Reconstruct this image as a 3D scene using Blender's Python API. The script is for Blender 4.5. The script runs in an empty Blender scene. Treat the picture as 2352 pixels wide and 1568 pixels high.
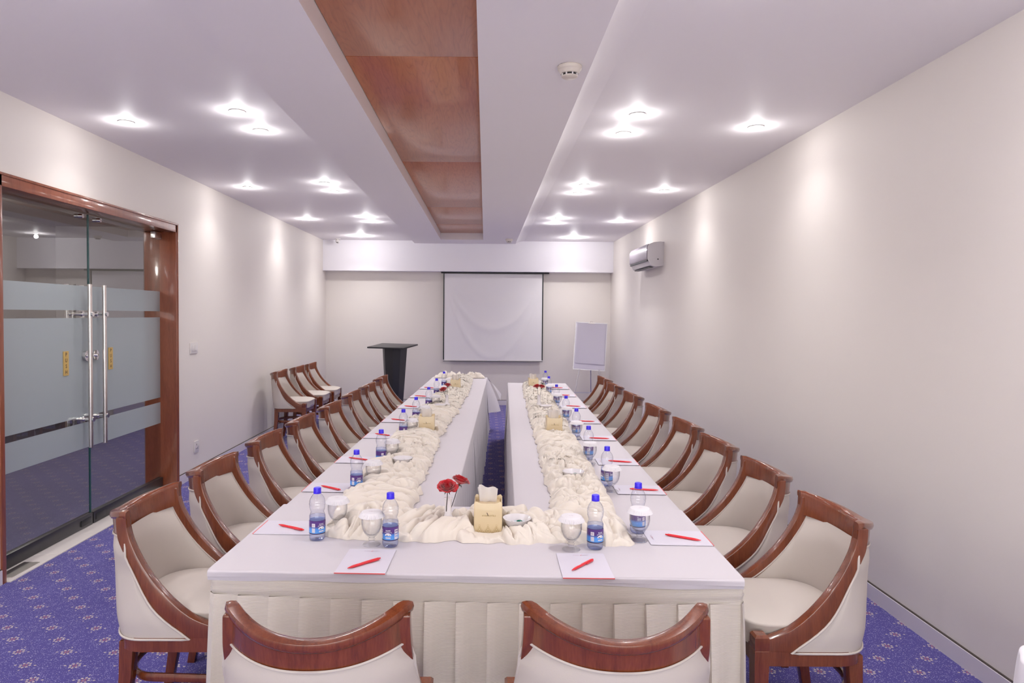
import bpy, bmesh, math, random
from mathutils import Vector, Matrix, noise
random.seed(7)
PI = math.pi
S = bpy.context.scene
COL = S.collection

# ------------------------------------------------------------------ camera
W_, H_ = 2352, 1568
FPX, CX, CY, PITCH, ROLL, EYE = 1568.0, 1114.617, 767.088, 0.0283, 0.0077, 1.645
cam_d = bpy.data.cameras.new('camera'); cam = bpy.data.objects.new('camera', cam_d); COL.objects.link(cam)
cam_d.sensor_width = 36.0; cam_d.lens = FPX / W_ * 36.0
cam_d.shift_x = (W_ / 2 - CX) / W_
cam_d.shift_y = (CY - H_ / 2) / W_
cam_d.clip_start = 0.05
base = Matrix(((1, 0, 0), (0, 0, -1), (0, 1, 0)))
rx = Matrix(((1, 0, 0), (0, math.cos(PITCH), math.sin(PITCH)), (0, -math.sin(PITCH), math.cos(PITCH))))
rz = Matrix(((math.cos(ROLL), -math.sin(ROLL), 0), (math.sin(ROLL), math.cos(ROLL), 0), (0, 0, 1)))
cam.matrix_world = Matrix.Translation((0, 0, EYE)) @ (base @ rx @ rz).to_4x4()
S.camera = cam

# ------------------------------------------------------------------ world, exposure
world = bpy.data.worlds.new('fill_sky'); S.world = world; world.use_nodes = True
wn = world.node_tree.nodes; wn['Background'].inputs[0].default_value = (1.0, 0.98, 0.97, 1); wn['Background'].inputs[1].default_value = 2.8  # even fill light, enters by the added window behind the camera
S.view_settings.view_transform = 'Standard'; S.view_settings.look = 'None'
S.view_settings.gamma = 1.0; S.view_settings.use_curve_mapping = False
S.view_settings.exposure = 1.06
S.cycles.use_denoising = True
S.cycles.use_adaptive_sampling = True; S.cycles.adaptive_threshold = 0.06
S.cycles.max_bounces = 8; S.cycles.diffuse_bounces = 4; S.cycles.glossy_bounces = 4
S.cycles.transparent_max_bounces = 20; S.cycles.transmission_bounces = 6
S.cycles.sample_clamp_indirect = 6.0
S.cycles.caustics_reflective = False; S.cycles.caustics_refractive = False
LAMP_COL = (1.0, 0.985, 0.985)
SPOT_W = 15.5
BULB_W = 1.0
ROW_K = [0.85, 1.05, 1.0, 1.15, 1.45, 2.2]   # wattage of the lamps row by row, away from the camera
LENS_E = 40.0

# ------------------------------------------------------------------ room numbers
XL, XR, ZC, YB, YV, YN = -2.9035, 2.2741, 2.957, 12.43, 12.2, -2.4
ZM = 2.908          # lower central band of the ceiling
BBH = 0.094

# ------------------------------------------------------------------ material helpers
def mat(name):
    m = bpy.data.materials.new(name); m.use_nodes = True
    nt = m.node_tree
    return m, nt, nt.nodes['Principled BSDF']
def setp(b, **k):
    for key, v in k.items():
        key = {'col': 'Base Color', 'rough': 'Roughness', 'metal': 'Metallic', 'ior': 'IOR', 'coat': 'Coat Weight',
               'coatr': 'Coat Roughness', 'trans': 'Transmission Weight', 'sheen': 'Sheen Weight', 'spec': 'Specular IOR Level',
               'ecol': 'Emission Color', 'estr': 'Emission Strength', 'alpha': 'Alpha', 'sss': 'Subsurface Weight'}[key]
        if isinstance(v, tuple) and len(v) == 3: v = (*v, 1)
        b.inputs[key].default_value = v
def simple(name, col, rough=0.5, **k):
    m, nt, b = mat(name); setp(b, col=col, rough=rough, **k); return m
def N(nt, t, **k):
    n = nt.nodes.new(t)
    for a, v in k.items(): setattr(n, a, v)
    return n
def L(nt, a, b): nt.links.new(a, b)
def math_n(nt, op, a=None, b=None, c=None):
    n = nt.nodes.new('ShaderNodeMath'); n.operation = op
    for i, v in enumerate((a, b, c)):
        if v is None: continue
        if isinstance(v, (int, float)): n.inputs[i].default_value = v
        else: nt.links.new(v, n.inputs[i])
    return n.outputs[0]
def mixc(nt, fac, a, b):
    n = nt.nodes.new('ShaderNodeMix'); n.data_type = 'RGBA'
    for i, v in ((0, fac), (6, a), (7, b)):
        if isinstance(v, (int, float)): n.inputs[i].default_value = v
        elif isinstance(v, tuple): n.inputs[i].default_value = (*v, 1) if len(v) == 3 else v
        else: nt.links.new(v, n.inputs[i])
    return n.outputs[2]
def ramp(nt, fac, stops, interp='LINEAR'):
    n = nt.nodes.new('ShaderNodeValToRGB'); n.color_ramp.interpolation = interp
    el = n.color_ramp.elements
    while len(el) < len(stops): el.new(0.5)
    for e, (p, c) in zip(el, stops): e.position = p; e.color = (*c, 1) if len(c) == 3 else c
    nt.links.new(fac, n.inputs[0]); return n.outputs[0]
def coords(nt, kind='Object', scale=(1, 1, 1), loc=(0, 0, 0), rot=(0, 0, 0)):
    tc = nt.nodes.new('ShaderNodeTexCoord'); mp = nt.nodes.new('ShaderNodeMapping')
    mp.inputs['Scale'].default_value = scale; mp.inputs['Location'].default_value = loc; mp.inputs['Rotation'].default_value = rot
    nt.links.new(tc.outputs[kind], mp.inputs[0]); return mp.outputs[0]
def noise_n(nt, vec, scale=5, detail=3, rough=0.5, out='Fac'):
    n = nt.nodes.new('ShaderNodeTexNoise'); n.inputs['Scale'].default_value = scale
    n.inputs['Detail'].default_value = detail; n.inputs['Roughness'].default_value = rough
    nt.links.new(vec, n.inputs['Vector']); return n.outputs[out]
def bump(nt, b, h, dist=0.002, strength=0.5):
    n = nt.nodes.new('ShaderNodeBump'); n.inputs['Distance'].default_value = dist; n.inputs['Strength'].default_value = strength
    nt.links.new(h, n.inputs['Height']); nt.links.new(n.outputs[0], b.inputs['Normal'])

def m_paint(name, col, var=0.03, rough=0.6):
    m, nt, b = mat(name)
    v = coords(nt)
    n1 = noise_n(nt, v, 0.7, 3); n2 = noise_n(nt, v, 60, 2)
    c2 = tuple(max(0, c * (1 - var)) for c in col)
    L(nt, mixc(nt, n1, c2, col), b.inputs['Base Color']); setp(b, rough=rough, spec=0.3)
    bump(nt, b, n2, 0.0006, 0.3); return m
M = {}
M['wall'] = m_paint('wall_paint_cream', (0.815, 0.76, 0.71), 0.02, 0.6)
M['ceil'] = m_paint('ceiling_paint', (0.885, 0.845, 0.86), 0.015, 0.6)
M['bulk'] = m_paint('valance_paint', (0.91, 0.88, 0.92), 0.02, 0.6)
M['skirting'] = m_paint('skirting_paint', (0.72, 0.67, 0.72), 0.03, 0.35)
M['gap'] = simple('dark_gap', (0.10, 0.08, 0.07), 0.8)
M['tile'] = m_paint('threshold_tile', (0.78, 0.72, 0.70), 0.08, 0.2)

def m_wood(name, c_dark, c_mid, c_light, scale, axis='Z', rough=0.22, coat=0.6, ring=9.0, obj='Object'):
    m, nt, b = mat(name)
    sc = {'X': (0.10, 1, 1), 'Y': (1, 0.10, 1), 'Z': (1, 1, 0.10)}[axis]
    oi = N(nt, 'ShaderNodeObjectInfo')
    add = N(nt, 'ShaderNodeVectorMath', operation='ADD')
    cmb = N(nt, 'ShaderNodeCombineXYZ')
    r = math_n(nt, 'MULTIPLY', oi.outputs['Random'], 13.0)
    L(nt, r, cmb.inputs[0]); L(nt, r, cmb.inputs[2])
    L(nt, coords(nt, obj), add.inputs[0]); L(nt, cmb.outputs[0], add.inputs[1])
    mp = N(nt, 'ShaderNodeMapping'); mp.inputs['Scale'].default_value = tuple(s * scale for s in sc)
    L(nt, add.outputs[0], mp.inputs[0]); v = mp.outputs[0]
    big = noise_n(nt, v, 1.6, 3, 0.5)
    rings = math_n(nt, 'FRACT', math_n(nt, 'MULTIPLY', big, ring))
    rings = math_n(nt, 'POWER', math_n(nt, 'ABSOLUTE', math_n(nt, 'MULTIPLY_ADD', rings, 2.0, -1.0)), 3.0)
    fine = noise_n(nt, v, 28, 4, 0.6)
    f = math_n(nt, 'ADD', math_n(nt, 'MULTIPLY', rings, 0.24), math_n(nt, 'MULTIPLY', fine, 0.75))
    col = ramp(nt, f, [(0.15, c_light), (0.5, c_mid), (0.95, c_dark)])
    L(nt, col, b.inputs['Base Color'])
    setp(b, rough=rough, coat=coat, coatr=0.08)
    bump(nt, b, fine, 0.0005, 0.25)
    return m
M['wood'] = m_wood('mahogany', (0.075, 0.017, 0.007), (0.155, 0.036, 0.012), (0.215, 0.055, 0.019), 7, 'Z', 0.25, 0.55, 4)
M['doorwood'] = m_wood('door_frame_wood', (0.16, 0.042, 0.020), (0.25, 0.068, 0.030), (0.33, 0.098, 0.045), 6, 'Z', 0.3, 0.5, 4)
M['ceilwood'] = m_wood('ceiling_veneer', (0.26, 0.070, 0.022), (0.46, 0.140, 0.046), (0.54, 0.185, 0.066), 3.2, 'Y', 0.30, 0.30, 22)

def m_fabric(name, col, rough=0.75, weave=900, dist=0.0003, sheen=0.1, var=0.05):
    m, nt, b = mat(name); v = coords(nt)
    n1 = noise_n(nt, v, 4, 3); n2 = noise_n(nt, v, weave, 1)
    L(nt, mixc(nt, n1, tuple(c * (1 - var) for c in col), col), b.inputs['Base Color'])
    setp(b, rough=rough, sheen=sheen, spec=0.25); bump(nt, b, n2, dist, 0.4); return m
M['uphol'] = m_fabric('chair_vinyl', (0.56, 0.50, 0.455), 0.5, 260, 0.0004, 0.0, 0.06)
M['cloth'] = m_fabric('white_tablecloth', (0.605, 0.565, 0.60), 0.8, 700, 0.0003, 0.1, 0.02)
M['runner'] = m_fabric('cream_satin', (0.75, 0.68, 0.60), 0.5, 900, 0.0002, 0.25, 0.02)
# ribbed skirt cloth
def m_skirt():
    m, nt, b = mat('ribbed_skirting'); v = coords(nt)
    sep = N(nt, 'ShaderNodeSeparateXYZ'); L(nt, v, sep.inputs[0])
    wob = math_n(nt, 'MULTIPLY', noise_n(nt, v, 3, 2), 0.02)
    z = math_n(nt, 'ADD', sep.outputs[2], wob)
    s = math_n(nt, 'SINE', math_n(nt, 'MULTIPLY', z, 2 * PI / 0.0047))
    f = math_n(nt, 'MULTIPLY_ADD', s, 0.5, 0.5)
    L(nt, mixc(nt, f, (0.61, 0.545, 0.465), (0.70, 0.64, 0.565)), b.inputs['Base Color'])
    setp(b, rough=0.5, sheen=0.2); bump(nt, b, f, 0.0008, 0.5); return m
M['skirt'] = m_skirt()
M['skirtband'] = M['skirt']

def m_carpet():
    m, nt, b = mat('patterned_carpet')
    tc = N(nt, 'ShaderNodeTexCoord'); sep = N(nt, 'ShaderNodeSeparateXYZ'); L(nt, tc.outputs['Object'], sep.inputs[0])
    X = math_n(nt, 'ADD', sep.outputs[0], 2.821 + 0.1155 * 200); Y = math_n(nt, 'ADD', sep.outputs[1], -4.136 + 0.2515 * 100)
    cx = math_n(nt, 'DIVIDE', X, 0.1155); ci = math_n(nt, 'ROUND', cx)
    fx = math_n(nt, 'MULTIPLY', math_n(nt, 'SUBTRACT', cx, ci), 0.1155)
    par = math_n(nt, 'MODULO', ci, 2.0)
    cy = math_n(nt, 'SUBTRACT', math_n(nt, 'DIVIDE', Y, 0.2515), math_n(nt, 'MULTIPLY', par, 0.5))
    fy = math_n(nt, 'MULTIPLY', math_n(nt, 'SUBTRACT', cy, math_n(nt, 'ROUND', cy)), 0.2515)
    # flower: 8 petals around a red heart, arms along x
    r = math_n(nt, 'SQRT', math_n(nt, 'ADD', math_n(nt, 'MULTIPLY', fx, fx), math_n(nt, 'MULTIPLY', fy, fy)))
    ang = math_n(nt, 'ARCTAN2', fy, fx)
    pet = math_n(nt, 'ABSOLUTE', math_n(nt, 'COSINE', math_n(nt, 'MULTIPLY', ang, 4.0)))
    wv = math_n(nt, 'MULTIPLY', math_n(nt, 'SINE', math_n(nt, 'MULTIPLY', r, 900.0)), 0.25)
    d1 = math_n(nt, 'LESS_THAN', math_n(nt, 'ABSOLUTE', math_n(nt, 'SUBTRACT', r, 0.021)), math_n(nt, 'MULTIPLY', math_n(nt, 'MAXIMUM', math_n(nt, 'ADD', pet, -0.40), 0.0), 0.0105))
    core = math_n(nt, 'LESS_THAN', math_n(nt, 'ABSOLUTE', math_n(nt, 'SUBTRACT', r, 0.008)), 0.003)
    ax = math_n(nt, 'ABSOLUTE', fx); ay = math_n(nt, 'ABSOLUTE', fy)
    arm = math_n(nt, 'LESS_THAN', math_n(nt, 'ADD', math_n(nt, 'ABSOLUTE', math_n(nt, 'SUBTRACT', ax, 0.046)), math_n(nt, 'MULTIPLY', ay, 1.4)), 0.0075)
    arm2 = math_n(nt, 'LESS_THAN', math_n(nt, 'ADD', math_n(nt, 'ABSOLUTE', math_n(nt, 'SUBTRACT', ay, 0.045)), math_n(nt, 'MULTIPLY', ax, 1.4)), 0.006)
    cream = math_n(nt, 'MAXIMUM', d1, math_n(nt, 'MAXIMUM', arm, arm2))
    # scrollwork speckle
    v = coords(nt, 'Object')
    wn_ = N(nt, 'ShaderNodeTexNoise'); wn_.inputs['Scale'].default_value = 45; wn_.inputs['Detail'].default_value = 2; L(nt, v, wn_.inputs['Vector'])
    sc = math_n(nt, 'FRACT', math_n(nt, 'MULTIPLY', wn_.outputs['Fac'], 8.0))
    line = math_n(nt, 'LESS_THAN', math_n(nt, 'ABSOLUTE', math_n(nt, 'SUBTRACT', sc, 0.5)), 0.17)
    vor = N(nt, 'ShaderNodeTexVoronoi'); vor.inputs['Scale'].default_value = 150; L(nt, v, vor.inputs['Vector'])
    dots = math_n(nt, 'LESS_THAN', vor.outputs['Distance'], 0.30)
    patch = math_n(nt, 'GREATER_THAN', noise_n(nt, v, 30, 2), 0.50)
    spk = math_n(nt, 'MULTIPLY', math_n(nt, 'MAXIMUM', math_n(nt, 'MULTIPLY', line, dots), math_n(nt, 'MULTIPLY', dots, math_n(nt, 'MULTIPLY', patch, 0.8))), 1.0)
    vor2 = N(nt, 'ShaderNodeTexVoronoi'); vor2.inputs['Scale'].default_value = 42; L(nt, v, vor2.inputs['Vector'])
    cd = math_n(nt, 'LESS_THAN', vor2.outputs['Distance'], 0.10)
    big = noise_n(nt, v, 1.3, 2)
    basec = mixc(nt, big, (0.058, 0.046, 0.235), (0.074, 0.058, 0.285))
    c = mixc(nt, spk, basec, (0.40, 0.37, 0.60))
    c = mixc(nt, math_n(nt, 'MULTIPLY', cd, 0.6), c, (0.62, 0.54, 0.50))
    c = mixc(nt, math_n(nt, 'MULTIPLY', cream, 0.85), c, (0.64, 0.54, 0.44))
    c = mixc(nt, math_n(nt, 'MULTIPLY', core, 0.7), c, (0.42, 0.13, 0.11))
    L(nt, c, b.inputs['Base Color']); setp(b, rough=0.95, sheen=0.2, spec=0.1)
    bump(nt, b, noise_n(nt, v, 500, 2), 0.002, 0.5)
    return m
M['carpet'] = m_carpet()

def m_thin(name, tint, ior=1.5, boost=1.0, rough=0.0, edge=None):
    """thin sheet: transparent mixed with a fresnel reflection"""
    m = bpy.data.materials.new(name); m.use_nodes = True; nt = m.node_tree; nt.nodes.clear()
    out = N(nt, 'ShaderNodeOutputMaterial'); mx = N(nt, 'ShaderNodeMixShader')
    tr = N(nt, 'ShaderNodeBsdfTransparent'); gl = N(nt, 'ShaderNodeBsdfGlossy')
    tr.inputs[0].default_value = (*tint, 1); gl.inputs['Roughness'].default_value = rough
    r0 = ((ior - 1) / (ior + 1)) ** 2
    lf = N(nt, 'ShaderNodeLayerWeight'); lf.inputs[0].default_value = 0.5
    sch = math_n(nt, 'MULTIPLY_ADD', math_n(nt, 'POWER', lf.outputs['Facing'], 5.0), 1 - r0, r0)
    f = math_n(nt, 'MINIMUM', math_n(nt, 'MULTIPLY', sch, boost), 0.9)
    if edge:
        lw = N(nt, 'ShaderNodeLayerWeight'); lw.inputs[0].default_value = 0.35
        L(nt, mixc(nt, math_n(nt, 'POWER', lw.outputs['Facing'], 1.5), tint, edge), tr.inputs[0])
    L(nt, f, mx.inputs[0]); L(nt, tr.outputs[0], mx.inputs[1]); L(nt, gl.outputs[0], mx.inputs[2]); L(nt, mx.outputs[0], out.inputs[0])
    return m
M['glass'] = m_thin('door_glass', (0.86, 0.90, 0.90), 1.6, 3.3)
M['clear'] = m_thin('drinking_glass', (0.995, 0.995, 1.0), 1.5, 1.3, 0.0, (0.68, 0.69, 0.73))
M['pet'] = m_thin('bottle_plastic', (0.985, 0.988, 0.998), 1.5, 1.8, 0.03, (0.72, 0.75, 0.92))
M['water'] = m_thin('bottle_water', (0.88, 0.91, 0.995), 1.33, 1.0, 0.0, (0.74, 0.79, 0.98))
def m_frost():
    m = bpy.data.materials.new('frosted_film'); m.use_nodes = True; nt = m.node_tree; nt.nodes.clear()
    out = N(nt, 'ShaderNodeOutputMaterial'); mx = N(nt, 'ShaderNodeMixShader'); mx2 = N(nt, 'ShaderNodeMixShader')
    tr = N(nt, 'ShaderNodeBsdfTransparent'); df = N(nt, 'ShaderNodeBsdfDiffuse'); gl = N(nt, 'ShaderNodeBsdfGlossy')
    df.inputs[0].default_value = (0.44, 0.50, 0.51, 1); tr.inputs[0].default_value = (0.8, 0.85, 0.85, 1)
    gl.inputs['Roughness'].default_value = 0.35
    mx.inputs[0].default_value = 0.85; mx2.inputs[0].default_value = 0.10
    L(nt, tr.outputs[0], mx.inputs[1]); L(nt, df.outputs[0], mx.inputs[2])
    L(nt, mx.outputs[0], mx2.inputs[1]); L(nt, gl.outputs[0], mx2.inputs[2]); L(nt, mx2.outputs[0], out.inputs[0])
    return m
M['frost'] = m_frost()
M['chrome'] = simple('polished_steel', (0.80, 0.78, 0.77), 0.12, metal=1.0)
M['steel'] = simple('brushed_steel', (0.74, 0.69, 0.66), 0.28, metal=1.0)
M['blackrail'] = simple('black_rail', (0.030, 0.028, 0.030), 0.3)
M['brass'] = simple('brass_plate', (0.72, 0.50, 0.16), 0.35, metal=0.35)
M['ink'] = simple('dark_print', (0.06, 0.035, 0.02), 0.5)
M['plastic'] = simple('white_plastic', (0.74, 0.70, 0.68), 0.35)
M['cap'] = simple('blue_cap', (0.045, 0.02, 0.75), 0.35)
M['white'] = simple('white_print', (0.85, 0.85, 0.9), 0.5)
M['paper'] = simple('white_paper', (0.645, 0.61, 0.69), 0.7)
M['lidpaper'] = simple('paper_lid', (0.74, 0.71, 0.74), 0.6)
M['cream'] = simple('cream_plastic', (0.66, 0.59, 0.52), 0.45)
M['redpaper'] = simple('red_binding', (0.72, 0.09, 0.09), 0.5)
M['redpen'] = simple('red_plastic', (0.72, 0.018, 0.03), 0.28, coat=0.3)
M['greyprint'] = simple('grey_print', (0.50, 0.38, 0.46), 0.6)
M['greyline'] = simple('line_print', (0.62, 0.60, 0.68), 0.6)
M['porcelain'] = simple('porcelain', (0.80, 0.76, 0.78), 0.12, coat=0.8)
M['tissuebox'] = simple('cream_box', (0.66, 0.52, 0.31), 0.35, coat=0.3)
M['gold'] = simple('gold_print', (0.38, 0.25, 0.08), 0.5)
M['tissue'] = simple('tissue_paper', (0.74, 0.70, 0.68), 0.8)
M['stem'] = simple('dark_stem', (0.020, 0.018, 0.010), 0.5)
M['leafg'] = simple('sepal_green', (0.045, 0.065, 0.02), 0.5)
M['candyg'] = simple('green_wrapper', (0.0, 0.13, 0.085), 0.25)
M['candyw'] = simple('clear_wrapper', (0.70, 0.78, 0.84), 0.2)
M['black'] = simple('black_trim', (0.015, 0.015, 0.017), 0.4)
M['dark'] = simple('podium_black', (0.022, 0.022, 0.027), 0.35)
M['screen'] = m_fabric('screen_fabric', (0.86, 0.83, 0.84), 0.8, 500, 0.0002, 0, 0.02)
M['ac'] = simple('ac_body', (0.60, 0.56, 0.58), 0.3)
M['acpanel'] = simple('ac_panel', (0.26, 0.22, 0.27), 0.35, coat=0.2)
M['board'] = simple('whiteboard', (0.80, 0.76, 0.84), 0.3)
M['alu'] = simple('aluminium', (0.70, 0.68, 0.70), 0.3, metal=0.8)
M['greytile'] = simple('corridor_floor', (0.22, 0.20, 0.24), 0.3)
M['corr'] = simple('corridor_wall', (0.34, 0.31, 0.30), 0.7)
M['whitecover'] = m_fabric('white_cover', (0.80, 0.77, 0.82), 0.8, 500, 0.0005, 0.1, 0.03)
def m_rose():
    m, nt, b = mat('rose_petal'); v = coords(nt)
    L(nt, mixc(nt, noise_n(nt, v, 60, 2), (0.34, 0.003, 0.010), (0.72, 0.010, 0.024)), b.inputs['Base Color']); setp(b, rough=0.5, sheen=0.3); return m
M['rose'] = m_rose()
def m_lens():
    m, nt, b = mat('lamp_lens'); setp(b, col=(1, 1, 1), ecol=(1, 0.97, 1.0), estr=LENS_E); return m
M['lens'] = m_lens()
def m_label():
    m, nt, b = mat('bottle_label')
    tc = N(nt, 'ShaderNodeTexCoord'); sep = N(nt, 'ShaderNodeSeparateXYZ'); L(nt, tc.outputs['Object'], sep.inputs[0])
    z = math_n(nt, 'DIVIDE', math_n(nt, 'SUBTRACT', sep.outputs[2], 0.027), 0.053)
    c = ramp(nt, z, [(0.0, (0.03, 0.008, 0.07)), (0.06, (0.03, 0.008, 0.07)), (0.08, (0.10, 0.33, 0.75)), (0.38, (0.07, 0.28, 0.78)), (0.58, (0.08, 0.03, 0.20)), (0.96, (0.10, 0.035, 0.22)), (1.0, (0.02, 0.005, 0.05))])
    ge = N(nt, 'ShaderNodeNewGeometry'); c = mixc(nt, ge.outputs['Backfacing'], c, (0.72, 0.76, 0.90))
    L(nt, c, b.inputs['Base Color']); setp(b, rough=0.35); return m
M['label'] = m_label()

# ------------------------------------------------------------------ mesh helpers
class MB:
    def __init__(s): s.v = []; s.f = []; s.m = []; s.mats = []
    def slot(s, m):
        if m not in s.mats: s.mats.append(m)
        return s.mats.index(m)
    def add(s, vs, fs, m, T=None):
        k = len(s.v); mi = s.slot(m)
        for p in vs: s.v.append(tuple(T @ Vector(p)) if T is not None else tuple(p))
        for f in fs: s.f.append(tuple(i + k for i in f)); s.m.append(mi)
        return s
    def box(s, x0, x1, y0, y1, z0, z1, m, T=None):
        v = [(x, y, z) for z in (z0, z1) for y in (y0, y1) for x in (x0, x1)]
        f = [(0, 2, 3, 1), (4, 5, 7, 6), (0, 1, 5, 4), (2, 6, 7, 3), (0, 4, 6, 2), (1, 3, 7, 5)]
        return s.add(v, f, m, T)
    def grid(s, fn, nu, nv, m, closeu=False, T=None, flip=False):
        vs = [fn(i / (nu if closeu else nu - 1), j / (nv - 1)) for j in range(nv) for i in range(nu)]
        fs = []
        for j in range(nv - 1):
            for i in range(nu if closeu else nu - 1):
                a = j * nu + i; b = j * nu + (i + 1) % nu
                q = (a, b, b + nu, a + nu); fs.append(q[::-1] if flip else q)
        return s.add(vs, fs, m, T)
    def lathe(s, prof, n, m, T=None, cap=True):
        vs = []; fs = []
        for r, z in prof:
            for i in range(n):
                a = 2 * PI * i / n; vs.append((r * math.cos(a), r * math.sin(a), z))
        for j in range(len(prof) - 1):
            for i in range(n):
                a = j * n + i; b = j * n + (i + 1) % n; fs.append((a, b, b + n, a + n))
        if cap:
            if prof[0][0] > 1e-6: fs.append(tuple(range(n))[::-1])
            if prof[-1][0] > 1e-6: fs.append(tuple(range((len(prof) - 1) * n, len(prof) * n)))
        return s.add(vs, fs, m, T)
    def tube(s, pts, r, n, m, closed=False, T=None, flat=None):
        pts = [Vector(p) for p in pts]; vs = []; fs = []; k = len(pts)
        up = Vector((0, 0, 1))
        for i, p in enumerate(pts):
            a = pts[(i - 1) % k] if (closed or i > 0) else p
            b = pts[(i + 1) % k] if (closed or i < k - 1) else p
            d = (b - a).normalized()
            u = up if abs(d.dot(up)) < 0.95 else Vector((0, 1, 0))
            x = d.cross(u).normalized(); y = x.cross(d).normalized()
            rr = r[i] if isinstance(r, (list, tuple)) else r
            for q in range(n):
                t = 2 * PI * (q + 0.5) / n
                ry = rr if flat is None else flat
                vs.append(tuple(p + x * (rr * math.cos(t)) + y * (ry * math.sin(t))))
        for i in range(k if closed else k - 1):
            for q in range(n):
                a = i * n + q; b = i * n + (q + 1) % n; c = ((i + 1) % k) * n
                fs.append((a, b, c + (q + 1) % n, c + q))
        if not closed:
            fs.append(tuple(range(n))[::-1]); fs.append(tuple(range((k - 1) * n, k * n)))
        return s.add(vs, fs, m, T)
    def extr(s, poly, fn0, fn1, m, T=None):
        """closed polygon (2d points) extruded between two mappings"""
        k = len(poly); vs = [fn0(p) for p in poly] + [fn1(p) for p in poly]
        fs = [tuple(range(k))[::-1], tuple(range(k, 2 * k))] + [(i, (i + 1) % k, (i + 1) % k + k, i + k) for i in range(k)]
        return s.add(vs, fs, m, T)
    def mesh(s, name, smooth=True, angle=35, bev=0, weld=False):
        me = bpy.data.meshes.new(name); me.from_pydata(s.v, [], s.f)
        for m in s.mats: me.materials.append(m)
        for p, i in zip(me.polygons, s.m): p.material_index = i
        bm = bmesh.new(); bm.from_mesh(me)
        if weld: bmesh.ops.remove_doubles(bm, verts=bm.verts, dist=1e-5)
        bmesh.ops.recalc_face_normals(bm, faces=bm.faces)
        if bev:
            ed = [e for e in bm.edges if len(e.link_faces) == 2 and e.calc_face_angle(0) > math.radians(50)]
            bmesh.ops.bevel(bm, geom=ed, offset=bev, segments=2, profile=0.6, affect='EDGES', clamp_overlap=True)
        if smooth:
            for f in bm.faces: f.smooth = True
            for e in bm.edges:
                if len(e.link_faces) == 2 and e.calc_face_angle(0) > math.radians(angle): e.smooth = False
        bm.to_mesh(me); bm.free(); me.update(); return me
    def obj(s, name, parent=None, loc=(0, 0, 0), rz=0, **k):
        o = bpy.data.objects.new(name, s.mesh(name, **k)); COL.objects.link(o)
        o.location = loc; o.rotation_euler = (0, 0, rz)
        if parent is not None: o.parent = parent
        return o
def tag(o, label, cat, group=None, kind=None):
    o['label'] = label; o['category'] = cat
    if group: o['group'] = group
    if kind: o['kind'] = kind
    return o
def thing(name, label, cat, loc=(0, 0, 0), rz=0, group=None):
    o = bpy.data.objects.new(name, None); COL.objects.link(o); o.empty_display_size = 0.1
    o.location = loc; o.rotation_euler = (0, 0, rz); return tag(o, label, cat, group)
def struct(o): o['kind'] = 'structure'; return o
def dup(root, label, loc, rz=0, group=None):
    def cp(o, par):
        c = o.copy(); COL.objects.link(c); c.parent = par
        for ch in o.children: cp(ch, c)
        return c
    r = cp(root, None); r.location = loc; r.rotation_euler = (root.rotation_euler[0], root.rotation_euler[1], rz); r['label'] = label
    if group: r['group'] = group
    return r
def text_pts(s, size, font_w=1.0):
    """mesh of a text line centred on the origin in the xy plane"""
    cu = bpy.data.curves.new('t', 'FONT'); cu.body = s; cu.size = size; cu.align_x = 'CENTER'; cu.align_y = 'CENTER'; cu.resolution_u = 2
    cu.offset = size * 0.012 * font_w
    o = bpy.data.objects.new('t', cu); COL.objects.link(o)
    bpy.context.view_layer.update()
    me = o.to_mesh(); vs = [tuple(v.co) for v in me.vertices]; fs = [tuple(p.vertices) for p in me.polygons]
    o.to_mesh_clear(); bpy.data.objects.remove(o); bpy.data.curves.remove(cu)
    return vs, fs
def lerp(a, b, t): return a + (b - a) * t
def interp(pts, x):
    if x <= pts[0][0]: return pts[0][1]
    for (a, b), (c, d) in zip(pts, pts[1:]):
        if x <= c: return b + (d - b) * (x - a) / (c - a)
    return pts[-1][1]
def catmull(P, n=6):
    out = []
    for i in range(len(P) - 1):
        p0 = P[max(i - 1, 0)]; p1 = P[i]; p2 = P[i + 1]; p3 = P[min(i + 2, len(P) - 1)]
        for k in range(n):
            t = k / n
            out.append(tuple(0.5 * (2 * b + (c - a) * t + (2 * a - 5 * b + 4 * c - d) * t * t + (3 * b - a - 3 * c + d) * t ** 3) for a, b, c, d in zip(p0, p1, p2, p3)))
    out.append(tuple(P[-1])); return out
def sm(x): x = max(0.0, min(1.0, x)); return x * x * (3 - 2 * x)

#@ROOM
# ------------------------------------------------------------------ room shell
def sbox(name, *a, m=None, **k): return struct(MB().box(*a, m).obj(name, smooth=False, **k))
DY0, DY1, DZ1 = 4.062, 6.424, 2.47     # outer door frame
sbox('floor', XL - 0.02, XR + 0.02, YN, YB + 0.05, -0.1, 0.0, m=M['carpet'])
w = MB()
w.box(XL - 0.28, XL, YN, DY0, 0, 3.1, M['wall']); w.box(XL - 0.28, XL, DY1, YB + 0.1, 0, 3.1, M['wall']); w.box(XL - 0.28, XL, DY0, DY1, DZ1, 3.1, M['wall'])
struct(w.obj('wall_left', smooth=False))
sbox('wall_right', XR, XR + 0.2, YN, YB + 0.1, 0, 3.1, m=M['wall'])
sbox('wall_back', XL, XR, YB, YB + 0.2, 0, 3.1, m=M['wall'])
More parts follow.
